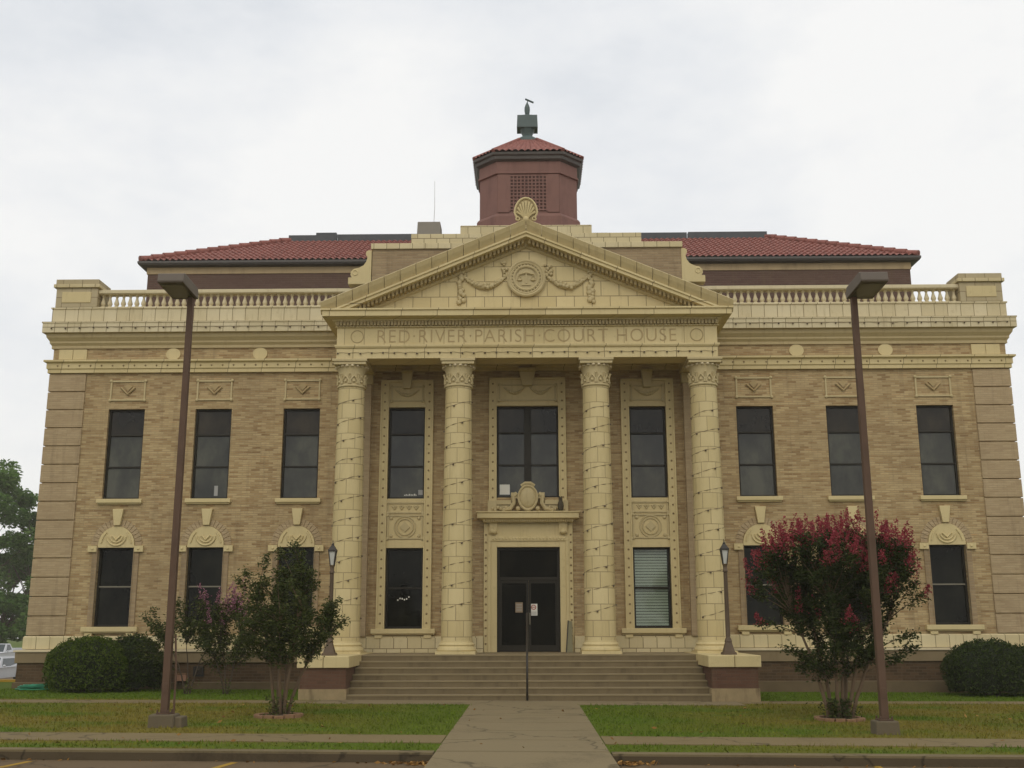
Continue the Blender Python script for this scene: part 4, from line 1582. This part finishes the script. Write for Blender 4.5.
# red one right of the steps: vase of stems, wide flat crown, crimson on top
def shapeR(x, y, z):
    t = (z - 1.05) / 2.4
    hw = .60 + .83 * min(1, t * 1.35)
    top = 3.32 - .30 * abs((x - .1) / 1.45) ** 2.2 + .12 * math.sin(x * 7)
    if z > top: return False
    return ((x - .12) / hw) ** 2 + (y / (hw * .8)) ** 2 < 1 and z > 1.12 + .25 * (abs(x) < .6)
tr_ = tips_in(shapeR, 310, (-1.6, 1.8), (-1.3, 1.3), (1.1, 3.6))
tr_ += [(rnd.uniform(-.65, .75), rnd.uniform(-.5, .5), rnd.uniform(.95, 1.35)) for _ in range(26)]
tr_ += [(x, rnd.uniform(-.6, .6), 3.36 - .34 * abs((x - .1) / 1.4) ** 2 + rnd.uniform(-.06, .12)) for x in np.linspace(-1.2, 1.55, 34)]
tr_ += [(1.5, 0, 1.3), (1.62, .1, 2.5), (1.72, -.1, 2.25), (-1.35, 0, 1.75), (1.45, -.2, 1.55), (-.95, 0, 1.30), (1.25, 0, 1.15), (-1.40, -.2, 2.75), (-1.50, -.1, 2.55), (-1.48, 0, 2.3)]
st = [(-.18, 0, -.35, 0, -.75, .0, 1.9), (-.10, .05, -.2, .2, -.35, .4, 2.0), (-.02, -.05, -.05, -.2, -.15, -.4, 2.1), (.06, 0, .15, .05, .25, .2, 2.1), (.14, 0, .35, -.1, .70, -.2, 2.0), (.10, .08, .3, .3, .5, .6, 2.1), (.20, .02, .5, .0, 1.05, .0, 1.8)]
xr, yr = 5.72, -9.0
myrtle('crape_myrtle', (xr, yr, gz(xr)), st, tr_, 'wide crape myrtle covered in crimson flowers right of the steps', M['leaf_red_myrtle'], M['bark'], M['petal_red'],
       bloom=lambda x, y, z: z > 2.68 - .40 * (abs(x) > .8) or (rnd.random() < .05 and z > 1.6) or (x > .85 and z > 1.55 and rnd.random() < .6), seeds=5, leaf_n=135, leaf_s=.040, petal_s=.036, bark_r=.042, spread=.065, sucker=200, bloom_n=105)

# mauve one near the wall, and a thin leafy one left of it behind the lamp pole
def shapeM(x, y, z):
    return (x / .95) ** 2 + (y / .7) ** 2 + ((z - 1.45) / .85) ** 2 < 1
tm = tips_in(shapeM, 70, (-1, 1), (-.7, .7), (.6, 2.5)) + [(-.75, 0, 2.35), (-.6, 0, 2.25), (-.68, .1, 2.10), (.35, 0, 2.45), (.1, -.1, 2.4), (-.25, -.2, 2.2), (.0, -.2, 2.1), (.2, -.3, 2.25), (-.5, -.1, 2.0)]
st = [(0, 0, 0, 0, -.2, 0, 1.3), (.05, 0, .1, .1, .3, .1, 1.3), (-.05, .04, -.2, .1, -.5, .1, 1.2)]
myrtle('crape_myrtle', (-7.45, -2.3, .04), st, tm, 'small mauve-pink flowering myrtle close to the brick wall', M['leaf_myrtle'], M['bark_dark'], M['petal_pink'],
       bloom=lambda x, y, z: z > 1.6 or rnd.random() < .15, leaf_n=80, leaf_s=.04, petal_s=.04, sucker=15, bark_r=.022)
tg = []
for k in range(44):
    a = rnd.uniform(PI * .05, PI * .95)
    r_ = rnd.uniform(.45, 1.25)
    tg.append((r_ * math.cos(a) * 1.0, rnd.uniform(-.5, .5), 1.15 + r_ * 1.0 * math.sin(a)))
tg += [(-1.2, 0, 1.25), (-1.35, .1, 1.05), (-1.15, -.1, .90), (1.1, 0, 1.0), (.8, 0, .85), (-.8, 0, .9), (-1.3, 0, 1.9), (-1.05, 0, 2.05)]
st = [(0, 0, 0, 0, -.1, 0, 1.2), (.04, 0, .15, .05, .45, .1, 1.2), (-.05, 0, -.2, 0, -.6, .1, 1.25)]
myrtle('crape_myrtle', (-8.42, -2.2, .05), st, tg, 'thin arching green myrtle behind the left lamp pole', M['leaf_myrtle'], M['bark_dark'], leaf_n=75, leaf_s=.045, lg=.6, sucker=10, bark_r=.024)


def shrub(loc, a, b_, h, label, mat, n=9000, seed=1):
    r_ = np.random.default_rng(seed)
    t = tag(empty('rounded_shrub', loc), label, 'shrub', 'rounded clipped shrubs along the wall')
    core = MB()
    ph = r_.uniform(0, 6, 6)

    def rad(u, v):
        return 1 + .05 * math.sin(3 * u + ph[0]) * math.cos(2 * v + ph[1]) + .04 * math.sin(7 * u + ph[2] + 3 * v) + .03 * math.sin(11 * u + ph[3] - 5 * v)
    nu, nv = 36, 14
    vs = []
    for j in range(nv + 1):
        v = -.55 + (PI / 2 + .55) * j / nv
        for i in range(nu):
            u = 2 * PI * i / nu
            rr = rad(u, v) * .90
            vs.append((a * rr * math.cos(v) * math.cos(u), b_ * rr * math.cos(v) * math.sin(u), h * .45 + h * .55 * rr * math.sin(v) if v > 0 else h * .45 + h * .80 * rr * math.sin(v)))
    core.add(vs, [(j * nu + i, j * nu + (i + 1) % nu, (j + 1) * nu + (i + 1) % nu, (j + 1) * nu + i) for j in range(nv) for i in range(nu)])
    P = []
    for _ in range(n):
        u = r_.uniform(0, 2 * PI)
        v = math.asin(r_.uniform(-.50, 1))
        rr = rad(u, v) * r_.uniform(.88, 1.03)
        P.append((a * rr * math.cos(v) * math.cos(u), b_ * rr * math.cos(v) * math.sin(u), h * .45 + (h * .55 if v > 0 else h * .80) * rr * math.sin(v)))
    core.build('inner_mass', M['core'], t, smooth=True)
    leaves_obj('foliage', mat, P, .042, t, flat_=1)
    tr = MB()
    for k in range(5):
        an = 2 * PI * k / 5
        tr.tube([(.12 * math.cos(an), .12 * math.sin(an), -.05), (.35 * a * math.cos(an), .35 * b_ * math.sin(an), .5)], [.03, .02], 5)
    tr.build('stem', M['bark_dark'], t)


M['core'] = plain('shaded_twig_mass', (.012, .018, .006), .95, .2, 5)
shrub((-11.15, -1.55, .06), 1.10, .85, 1.36, 'large bright green rounded shrub at the left corner of the courthouse', M['leaf_shrub'], 11000, 2)
shrub((-10.18, -1.15, .06), .76, .60, 1.40, 'darker rounded shrub tucked behind the bright green one', M['leaf_shrub_dark'], 6500, 3)
shrub((11.62, -1.5, -.05), 1.18, .85, 1.33, 'dark rounded shrub against the right wing under its last window', M['leaf_shrub_dark'], 10000, 4)
shrub((13.15, -1.35, -.05), .95, .8, 1.30, 'dark rounded shrub at the right corner, cut by the photo edge', M['leaf_shrub_dark'], 5000, 5)


def tree(loc, h, r, label, seed, n=9000, ls=.13):
    rr = random.Random(seed)
    t = tag(empty('broadleaf_tree', loc), label, 'tree', 'trees left of the courthouse')
    tr = MB()
    tr.tube([(0, 0, -.3), (.05, 0, h * .2), (.1, .05, h * .45), (0, 0, h * .8)], [.26, .2, .15, .05], 9)
    clumps = []
    for k in range(34):
        u, v = rr.uniform(0, 2 * PI), rr.uniform(-.75, 1)
        q = math.sqrt(max(0, 1 - v * v * .8)) * rr.uniform(.45, 1.0)
        c = (r * q * math.cos(u), r * q * math.sin(u), h * .56 + h * .42 * v * rr.uniform(.7, 1.05))
        clumps.append((c, rr.uniform(.45, .95) * r * .34))
        s_ = rr.uniform(.25, .6) * h
        s_ = min(s_, c[2] * .8)
        tr.tube(bez((.05, 0, s_), (c[0] * .4, c[1] * .4, (s_ + c[2]) / 2 + .2), c, 5), [.06, .05, .04, .03, .022, .012], 5)
    P, ti = [], []
    for c, cr in clumps:
        sh = rr.uniform(-.2, .25)
        for _ in range(n // len(clumps)):
            a, b_, z = rr.gauss(0, 1), rr.gauss(0, 1), rr.gauss(0, 1)
            l = (a * a + b_ * b_ + z * z) ** .5
            q = cr * rr.uniform(.35, 1.1) ** .6
            P.append((c[0] + a / l * q, c[1] + b_ / l * q, c[2] + z / l * q * .75))
            ti.append(rr.betavariate(2, 2.6) + sh)
    tr.build('trunk', M['bark_dark'], t, smooth=True)
    leaves_obj('crown', M['leaf_tree'], P, ls, t, tint=np.array(ti))


tree((-49.0, 67.0, -1.1), 17.6, 4.9, 'tallest of the green trees, cut by the left photo edge', 5, 15000, .24)
tree((-45.3, 71.0, -1.1), 14.6, 4.0, 'airy green tree standing closest to the left courthouse wall', 8, 12000, .24)
tree((-52.0, 80.0, -1.2), 10.6, 5.6, 'lower green tree filling the gap under the taller trees', 12, 14000, .26)
tree((-44.6, 64.0, -1.3), 5.6, 2.9, 'low bushy tree in front of the taller trees beside the courthouse wall', 14, 9000, .2)
tree((-49.6, 66.0, -1.3), 5.2, 3.0, 'low bushy tree in front of the taller trees at the photo edge', 15, 9000, .2)


# ------------------------------------------------------------------ cars at the far left
def car(loc, rz, w, l, h, paint, label, cat, pickup=False):
    t = tag(empty('parked_car' if not pickup else 'pickup_truck', loc, rz), label, cat)
    b = MB()                                           # y- is the nose
    zb, hood = .28, h * .60
    y0, y1 = -l / 2, l / 2
    prof = [(y0, zb), (y0 - .02, zb + .25), (y0 + .04, hood - .14), (y0 + .25, hood - .05), (y0 + l * .27, hood), (y1 - l * .18, hood + .02), (y1 - .05, hood - .05), (y1, zb + .3), (y1 - .03, zb)]
    k = len(prof)
    vs = []
    for x, ins in ((-w / 2 + .06, 0), (-w / 2, 0), (w / 2, 0), (w / 2 - .06, 0)):
        for (y, z) in prof:
            vs.append((x, y, z if abs(x) == w / 2 else z + .0))
    for j in range(3):
        b.add(vs[j * k:(j + 2) * k], [(i, k + i, k + (i + 1) % k, (i + 1) % k) for i in range(k)])
    b.add(vs[:k], [tuple(range(k))])
    b.add(vs[3 * k:], [tuple(range(k - 1, -1, -1))])
    cy0, cy1 = (y0 + l * .27, y1 - l * .16) if not pickup else (y0 + l * .30, y0 + l * .62)
    tw = w / 2 - .22
    b.add([(-w / 2 + .06, cy0, hood), (w / 2 - .06, cy0, hood), (w / 2 - .06, cy1, hood + .02), (-w / 2 + .06, cy1, hood + .02),
           (-tw, cy0 + .62, h), (tw, cy0 + .62, h), (tw, cy1 - .45, h), (-tw, cy1 - .45, h)],
          [(4, 5, 6, 7), (0, 1, 5, 4), (1, 2, 6, 5), (2, 3, 7, 6), (3, 0, 4, 7)])
    b.build('body', M[paint], t, bevel=.03)
    g = MB()
    a = Vector((0, cy0, hood)); c = Vector((0, cy0 + .62, h))
    n_ = Vector((0, -(c.z - a.z), c.y - a.y)).normalized() * .012
    def P_(x, s_): 
        q = a.lerp(c, s_) + n_
        return (x, q.y, q.z)
    wb, wt = w / 2 - .16, tw - .05
    g.add([P_(-wb, .10), P_(wb, .10), P_(wt, .92), P_(-wt, .92)], [(0, 1, 2, 3)])
    g.build('windscreen', M['car_glass'], t)
    for s_ in (-1, 1):
        sd = MB()
        sd.add([(s_ * (w / 2 - .075), cy0 + .35, hood + .06), (s_ * (w / 2 - .075), cy1 - .3, hood + .06), (s_ * (tw + .03), cy1 - .55, h - .08), (s_ * (tw + .03), cy0 + .68, h - .08)], [(0, 1, 2, 3)])
        sd.build('side_window', M['car_glass'], t)
    MB().box(-w / 2 + .42, w / 2 - .42, y0 - .035, y0 + .02, hood - .30, hood - .15).build('grille', M['grille'], t)
    MB().box(-w / 2 + .02, w / 2 - .02, y0 - .09, y0 + .1, zb + .05, zb + .22).build('bumper', M['chrome'] if pickup else M[paint], t, bevel=.03)
    for s_ in (-1, 1):
        MB().box(s_ * (w / 2 - .40), s_ * (w / 2 - .08), y0 - .03, y0 + .03, hood - .30, hood - .15).build('headlight', M['headlamp'], t, bevel=.015)
        MB().ball((s_ * (w / 2 + .09), cy0 + .25, hood + .10), .09, sy=.6, sz=.7).build('mirror', M[paint], t, smooth=True)
        for yy in (y0 + l * .18, y1 - l * .20):
            wh = MB()
            wh.lathe([(.20, -.10), (.31, -.10), (.33, -.07), (.33, .07), (.31, .10), (.20, .10)], 20)
            o = wh.build('wheel', M['tyre'], t, loc=(s_ * (w / 2 - .10), yy, .33))
            o.rotation_euler = (0, PI / 2, 0)
            MB().lathe([(.20, -.09), (.18, .085), (.05, .10)], 16).build('rim', M['chrome'], o)
    if pickup:
        MB().box(-w / 2 + .05, w / 2 - .05, cy1, y1 - .1, hood, h - .35).build('cargo_bed', M['white_paint'], t, bevel=.03)
    return t


car((-28.75, 30.0, -1.27), 0, 1.75, 4.4, 1.36, 'white_paint', 'pale sedan parked nose forward at the left photo edge', 'car')
car((-39.9, 54.0, -1.2), 0, 1.9, 5.2, 1.62, 'white_paint', 'white pickup truck parked far behind the pale sedan', 'truck', True)

# ------------------------------------------------------------------ green hose
hs = tag(empty('garden_hose', (-12.62, -1.0, .085)), 'teal green garden hose lying in a flat heap by the left wall corner', 'hose')
m = MB()
pts = []
for k in range(170):
    a = k * .29
    rr = .30 + .18 * math.sin(k * .11) + rnd.uniform(-.03, .03)
    pts.append((rr * 1.2 * math.cos(a), rr * .8 * math.sin(a), .015 + .0007 * k + rnd.uniform(0, .012)))
m.tube(pts, .017, 6)
m.build('coil', M['hose'], hs, smooth=True)
m = MB().tube([pts[-1], (.5, .1, .20), (.72, .25, .30), (.95, .3, .10), (1.2, .5, .02)], .017, 6)
m.build('hose_end', M['hose'], hs, smooth=True)


# ------------------------------------------------------------------ ground, paths, kerb, road
def sheet(name, pts, off, mat, nx=1):
    """flat sheet that follows the gentle cross-fall"""
    m = MB().add([(x, y, gz(x) + off) for x, y in pts], [tuple(range(len(pts)))])
    return tag(m.build(name, mat), kind='structure')


def slab(name, x0, x1, y0, y1, off0, off1, mat, skew=0.0, skew2=None):
    s2 = skew if skew2 is None else skew2
    vs = []
    for off in (off0, off1):
        vs += [(x0, y0 + skew * x0, gz(x0) + off), (x1, y0 + skew * x1, gz(x1) + off), (x1, y1 + s2 * x1, gz(x1) + off), (x0, y1 + s2 * x0, gz(x0) + off)]
    m = MB().add(vs, [(3, 2, 1, 0), (4, 5, 6, 7)] + [(i, (i + 1) % 4, 4 + (i + 1) % 4, 4 + i) for i in range(4)])
    return tag(m.build(name, mat), kind='structure')


sheet('ground', [(-160, -160), (160, -160), (160, 260), (-160, 260)], -2.2, M['earth'])
KS = -.02
kb0, kb1 = -14.68, -14.42          # kerb foot and back
PXL, PXR = -1.26, 1.09
slab('lawn', -60, 60, kb1, 3.0, -1.9, 0.0, M['lawn'], KS, 0)
slab('road', -60, 60, -60, kb0 + .05, -1.9, -.118, M['asphalt'], 0, KS)
slab('sidewalk', -40, PXL - .02, -13.40, -12.28, -.1, .012, M['walk'], KS)
slab('sidewalk', PXR + .02, 40, -13.40, -12.28, -.1, .012, M['walk'], KS)
slab('footpath', -40, -4.72, -5.25, -4.33, -.1, .010, M['walk'], .028)
slab('footpath', 4.72, 40, -5.10, -4.30, -.1, .010, M['walk'], .05)
slab('footpath', -4.70, 4.70, -5.45, -4.22, -.1, .012, M['pave'])
pm = MB()
ys = [-5.47] + [-5.47 - 1.50 * k for k in range(1, 7)] + [-14.55]
for i in range(len(ys) - 1):                            # concrete bays with open joints
    a, bb = ys[i] - .018, ys[i + 1] + .018
    vs = [(x, y, gz(x) + z) for z in (-.1, .016) for x, y in ((PXL, a), (PXR, a), (PXR, bb), (PXL, bb))]
    pm.add(vs, [(3, 2, 1, 0), (4, 5, 6, 7)] + [(i_, (i_ + 1) % 4, 4 + (i_ + 1) % 4, 4 + i_) for i_ in range(4)])
vs = [(PXL, -14.56, .022), (PXR, -14.56, .01), (PXR + .1, -17.8, -.118), (PXL - .1, -17.8, -.105), (PXL, -14.56, -.3), (PXR, -14.56, -.3), (PXR + .1, -17.8, -.3), (PXL - .1, -17.8, -.3)]
pm.add(vs, [(0, 1, 2, 3), (7, 6, 5, 4), (0, 4, 5, 1), (1, 5, 6, 2), (2, 6, 7, 3), (3, 7, 4, 0)])
tag(pm.build('entrance_path', M['pave']), kind='structure')
for x0, x1 in ((-40, PXL - .03), (PXR + .03, 40)):
    k = slab('kerb', x0, x1, kb0, kb1, -.39, .012, M['kerb'], KS)
    slab('kerb_face', x0, x1, kb0 - .012, kb0 - .002, -.39, -.015, M['kerb_face'], KS)
# aprons where the sidewalk meets the path
# yellow parking stripes
def stripe(x0, y0, x1, y1, w_=.10):
    d = Vector((x1 - x0, y1 - y0)).normalized()
    n = Vector((-d.y, d.x)) * w_ / 2
    return sheet('parking_stripe', [(x0 - n.x, y0 - n.y), (x1 - n.x, y1 - n.y), (x1 + n.x, y1 + n.y), (x0 + n.x, y0 + n.y)], -.114, M['yellow'])


for x in (-9.7, -6.68, -3.93, 4.6, 7.4):
    stripe(x, -14.75, x - .75, -19.5)
sheet('side_street', [(-150, 3.2), (-13.8, 3.2), (-13.8, 62), (-150, 62)], -1.45, M['asphalt'])
sheet('side_lawn', [(-13.8, 3.0), (60, 3.0), (60, 62), (-13.8, 62)], -.05, M['lawn'])
sheet('far_lawn', [(-150, 62.0), (150, 62.0), (150, 200), (-150, 200)], -1.40, M['lawn'])
slab('retaining_kerb', -60, -13.8, 3.0, 3.3, -1.9, .06, M['yellow'])

# grass blades
def grass(n=95000):
    x0_ = rng.uniform(-14.5, 14.5, n)
    y0_ = rng.uniform(-14.4, -.5, n)
    keep = np.ones(n, bool)
    x = x0_ + rng.normal(0, .035, n) + .03 * np.sin(y0_ * 5.1) + .02 * np.sin(y0_ * 13)
    y = y0_ + rng.normal(0, .035, n) + .03 * np.sin(x0_ * 4.3) + .02 * np.sin(x0_ * 11)
    keep &= ~((x > PXL - .02) & (x < PXR + .02))
    sk = KS * x
    keep &= ~((y > -13.42 + sk) & (y < -12.26 + sk))
    keep &= y > kb1 + sk
    keep &= ~((y > -5.47) & (y < -4.2) & (abs(x) < 4.75))
    keep &= ~((y > -5.27 + .028 * x) & (y < -4.31 + .028 * x) & (x < -4.7))
    keep &= ~((y > -5.12 + .05 * x) & (y < -4.28 + .05 * x) & (x > 4.7))
    keep &= ~((y > -4.3) & (abs(x) < 5.35))
    x, y = x0_[keep], y0_[keep]
    n = len(x)
    cl_ = np.sin(x * 3.1 + 2 * np.sin(y * 2.3)) * np.sin(y * 3.7 + 2 * np.sin(x * 1.9))
    h = rng.uniform(.02, .055, n) * (1 + .55 * np.clip(cl_, -.6, 1))
    a = rng.uniform(0, 2 * PI, n)
    wd = rng.uniform(.006, .014, n)
    lx, ly = rng.normal(0, .02, n), rng.normal(0, .02, n)
    z = gz(x)
    V = np.empty((n, 3, 3))
    V[:, 0] = np.c_[x - wd * np.cos(a), y - wd * np.sin(a), z]
    V[:, 1] = np.c_[x + wd * np.cos(a), y + wd * np.sin(a), z]
    V[:, 2] = np.c_[x + lx, y + ly, z + h]
    me = bpy.data.meshes.new('grass')
    me.vertices.add(3 * n)
    me.vertices.foreach_set('co', V.reshape(-1))
    me.loops.add(3 * n)
    me.loops.foreach_set('vertex_index', np.arange(3 * n))
    me.polygons.add(n)
    me.polygons.foreach_set('loop_start', np.arange(n) * 3)
    me.materials.append(M['blade'])
    me.update(calc_edges=True)
    at_ = me.attributes.new('tint', 'FLOAT', 'FACE')
    at_.data.foreach_set('value', rng.uniform(0, 1, n).astype(np.float32))
    o = bpy.data.objects.new('grass', me)
    COL.objects.link(o)
    tag(o, 'short patchy green and straw coloured lawn grass', 'grass', kind='stuff')


grass()

# fallen leaves by the kerb where the path meets the road
P = []
for _ in range(170):
    s = rnd.choice((-1, 1))
    x = (PXL - abs(rnd.gauss(0, .35)) - .08) if s < 0 else (PXR + abs(rnd.gauss(0, .22)) + .1)
    P.append((x, kb0 - abs(rnd.gauss(0, .12)) - .04, -.105 + rnd.uniform(0, .02)))
for _ in range(60):
    x = rnd.uniform(-9, 9)
    P.append((x, kb0 + KS * x - abs(rnd.gauss(0, .08)) - .03, gz(x) - .11))
for _ in range(90):
    x = rnd.uniform(-9, 9)
    y = rnd.uniform(-14.2, -5.6)
    P.append((x, y, gz(x) + .035))
tag(leaves_obj('fallen_leaves', M['dry_leaf'], P, .045, flat_=.3), 'dry brown leaves drifted along the kerb and strewn on the lawn', 'leaves', kind='stuff')


# planting rings of old brick
def ring(x, y, label):
    t = tag(empty('brick_edging', (x, y, gz(x))), label, 'bed edging', 'brick rings round the myrtles')
    n = 14
    for_mesh = MB()
    for k in range(n):
        a = 2 * PI * k / n
        c, s_ = math.cos(a), math.sin(a)
        hx, hy = .05, .085
        z = .06 + rnd.uniform(-.012, .012)
        vs = []
        for zz in (-.05, z):
            for u, v in ((-hx, -hy), (hx, -hy), (hx, hy), (-hx, hy)):
                vs.append((.40 * c + u * c - v * s_, .40 * s_ + u * s_ + v * c, zz))
        for_mesh.add(vs, [(3, 2, 1, 0), (4, 5, 6, 7)] + [(i, (i + 1) % 4, 4 + (i + 1) % 4, 4 + i) for i in range(4)])
    for_mesh.build('brick_ring', M['brick_edge'], t, bevel=.008)
    MB().lathe([(.36, .0), (.34, .03), (.1, .05)], 16).build('soil', M['soil'], t)


ring(xl, yl, 'low ring of old bricks round the foot of the green myrtle')
ring(xr, yr, 'low ring of old bricks round the foot of the red myrtle')

# ------------------------------------------------------------------ thin warm haze, added to lift the shadows
hm = bpy.data.materials.new('pale_added_haze')
hm.use_nodes = True
hn = hm.node_tree.nodes
for n_ in list(hn):
    if n_.type == 'BSDF_PRINCIPLED': hn.remove(n_)
pv = hn.new('ShaderNodeVolumePrincipled')
pv.inputs['Color'].default_value = (.95, .90, .76, 1)
pv.inputs['Density'].default_value = .0008
hm.node_tree.links.new(pv.outputs[0], hn['Material Output'].inputs['Volume'])
tag(MB().box(-170, 170, -170, 270, -4.5, 30).build('haze', hm), kind='stuff')

# ------------------------------------------------------------------ camera
cam = bpy.data.cameras.new('camera')
cam.sensor_width = 36.0
cam.lens = 1090.0 * 36.0 / 1024.0
cam.clip_end = 2000
co = bpy.data.objects.new('camera', cam)
COL.objects.link(co)
P_, YAW, T = R(12.47), R(.8), R(.15)
f = Vector((-math.sin(YAW) * math.cos(P_), math.cos(YAW) * math.cos(P_), math.sin(P_)))
r = Vector((math.cos(YAW), math.sin(YAW), 0))
u = r.cross(f)
r2, u2 = r * math.cos(T) - u * math.sin(T), u * math.cos(T) + r * math.sin(T)
mw = Matrix((r2, u2, -f)).transposed().to_4x4()
mw.translation = (0, -30, 1.69)
co.matrix_world = mw
S.camera = co

# ------------------------------------------------------------------ light
W = bpy.data.worlds.new('World')
S.world = W
W.use_nodes = True
N, L = W.node_tree.nodes, W.node_tree.links
bg = N['Background']
EL, AZ = 43, 187
sky = N.new('ShaderNodeTexSky')
sky.sky_type = 'NISHITA'
sky.sun_disc = False
sky.sun_elevation = R(EL)
sky.sun_rotation = R(AZ)
tc = N.new('ShaderNodeTexCoord').outputs['Generated']
cl = noise(N, L, mapping(N, L, tc, (1.6, 1.6, 3.4)), 1.9, 7, .58)
cl2 = noise(N, L, mapping(N, L, tc, (1.0, 1.0, 1.6)), 1.1, 3, .5)
fac = mathn(N, L, 'ADD', mathn(N, L, 'MULTIPLY', cl, .6), mathn(N, L, 'MULTIPLY', cl2, .4))
STR = .10
cloud = ramp(N, L, fac, [(.36, (.74, .775, .82)), (.45, (.86, .88, .905)), (.56, (.985, .985, .975))])
cloud = mixc(N, L, 1.0, cloud, (1 / STR, 1 / STR, 1 / STR), 'MULTIPLY')
n = N.new('ShaderNodeVectorMath'); n.operation = 'SCALE'
L.new(cloud, n.inputs[0]); n.inputs['Scale'].default_value = 1.0
skc = mixc(N, L, .96, sky.outputs[0], cloud)
L.new(skc, bg.inputs['Color'])
bg.inputs['Strength'].default_value = STR

sun = bpy.data.lights.new('sun', 'SUN')
sun.energy = .72
sun.angle = R(40)
sun.color = (1, .92, .78)
so = bpy.data.objects.new('sun', sun)
COL.objects.link(so)
so.rotation_euler = (R(90 - EL), 0, R(180 - AZ))

S.view_settings.view_transform = 'Standard'
S.view_settings.look = 'None'
S.view_settings.exposure = 0
S.view_settings.gamma = 1
S.view_settings.use_curve_mapping = False
S.cycles.max_bounces = 6
S.cycles.use_denoising = True
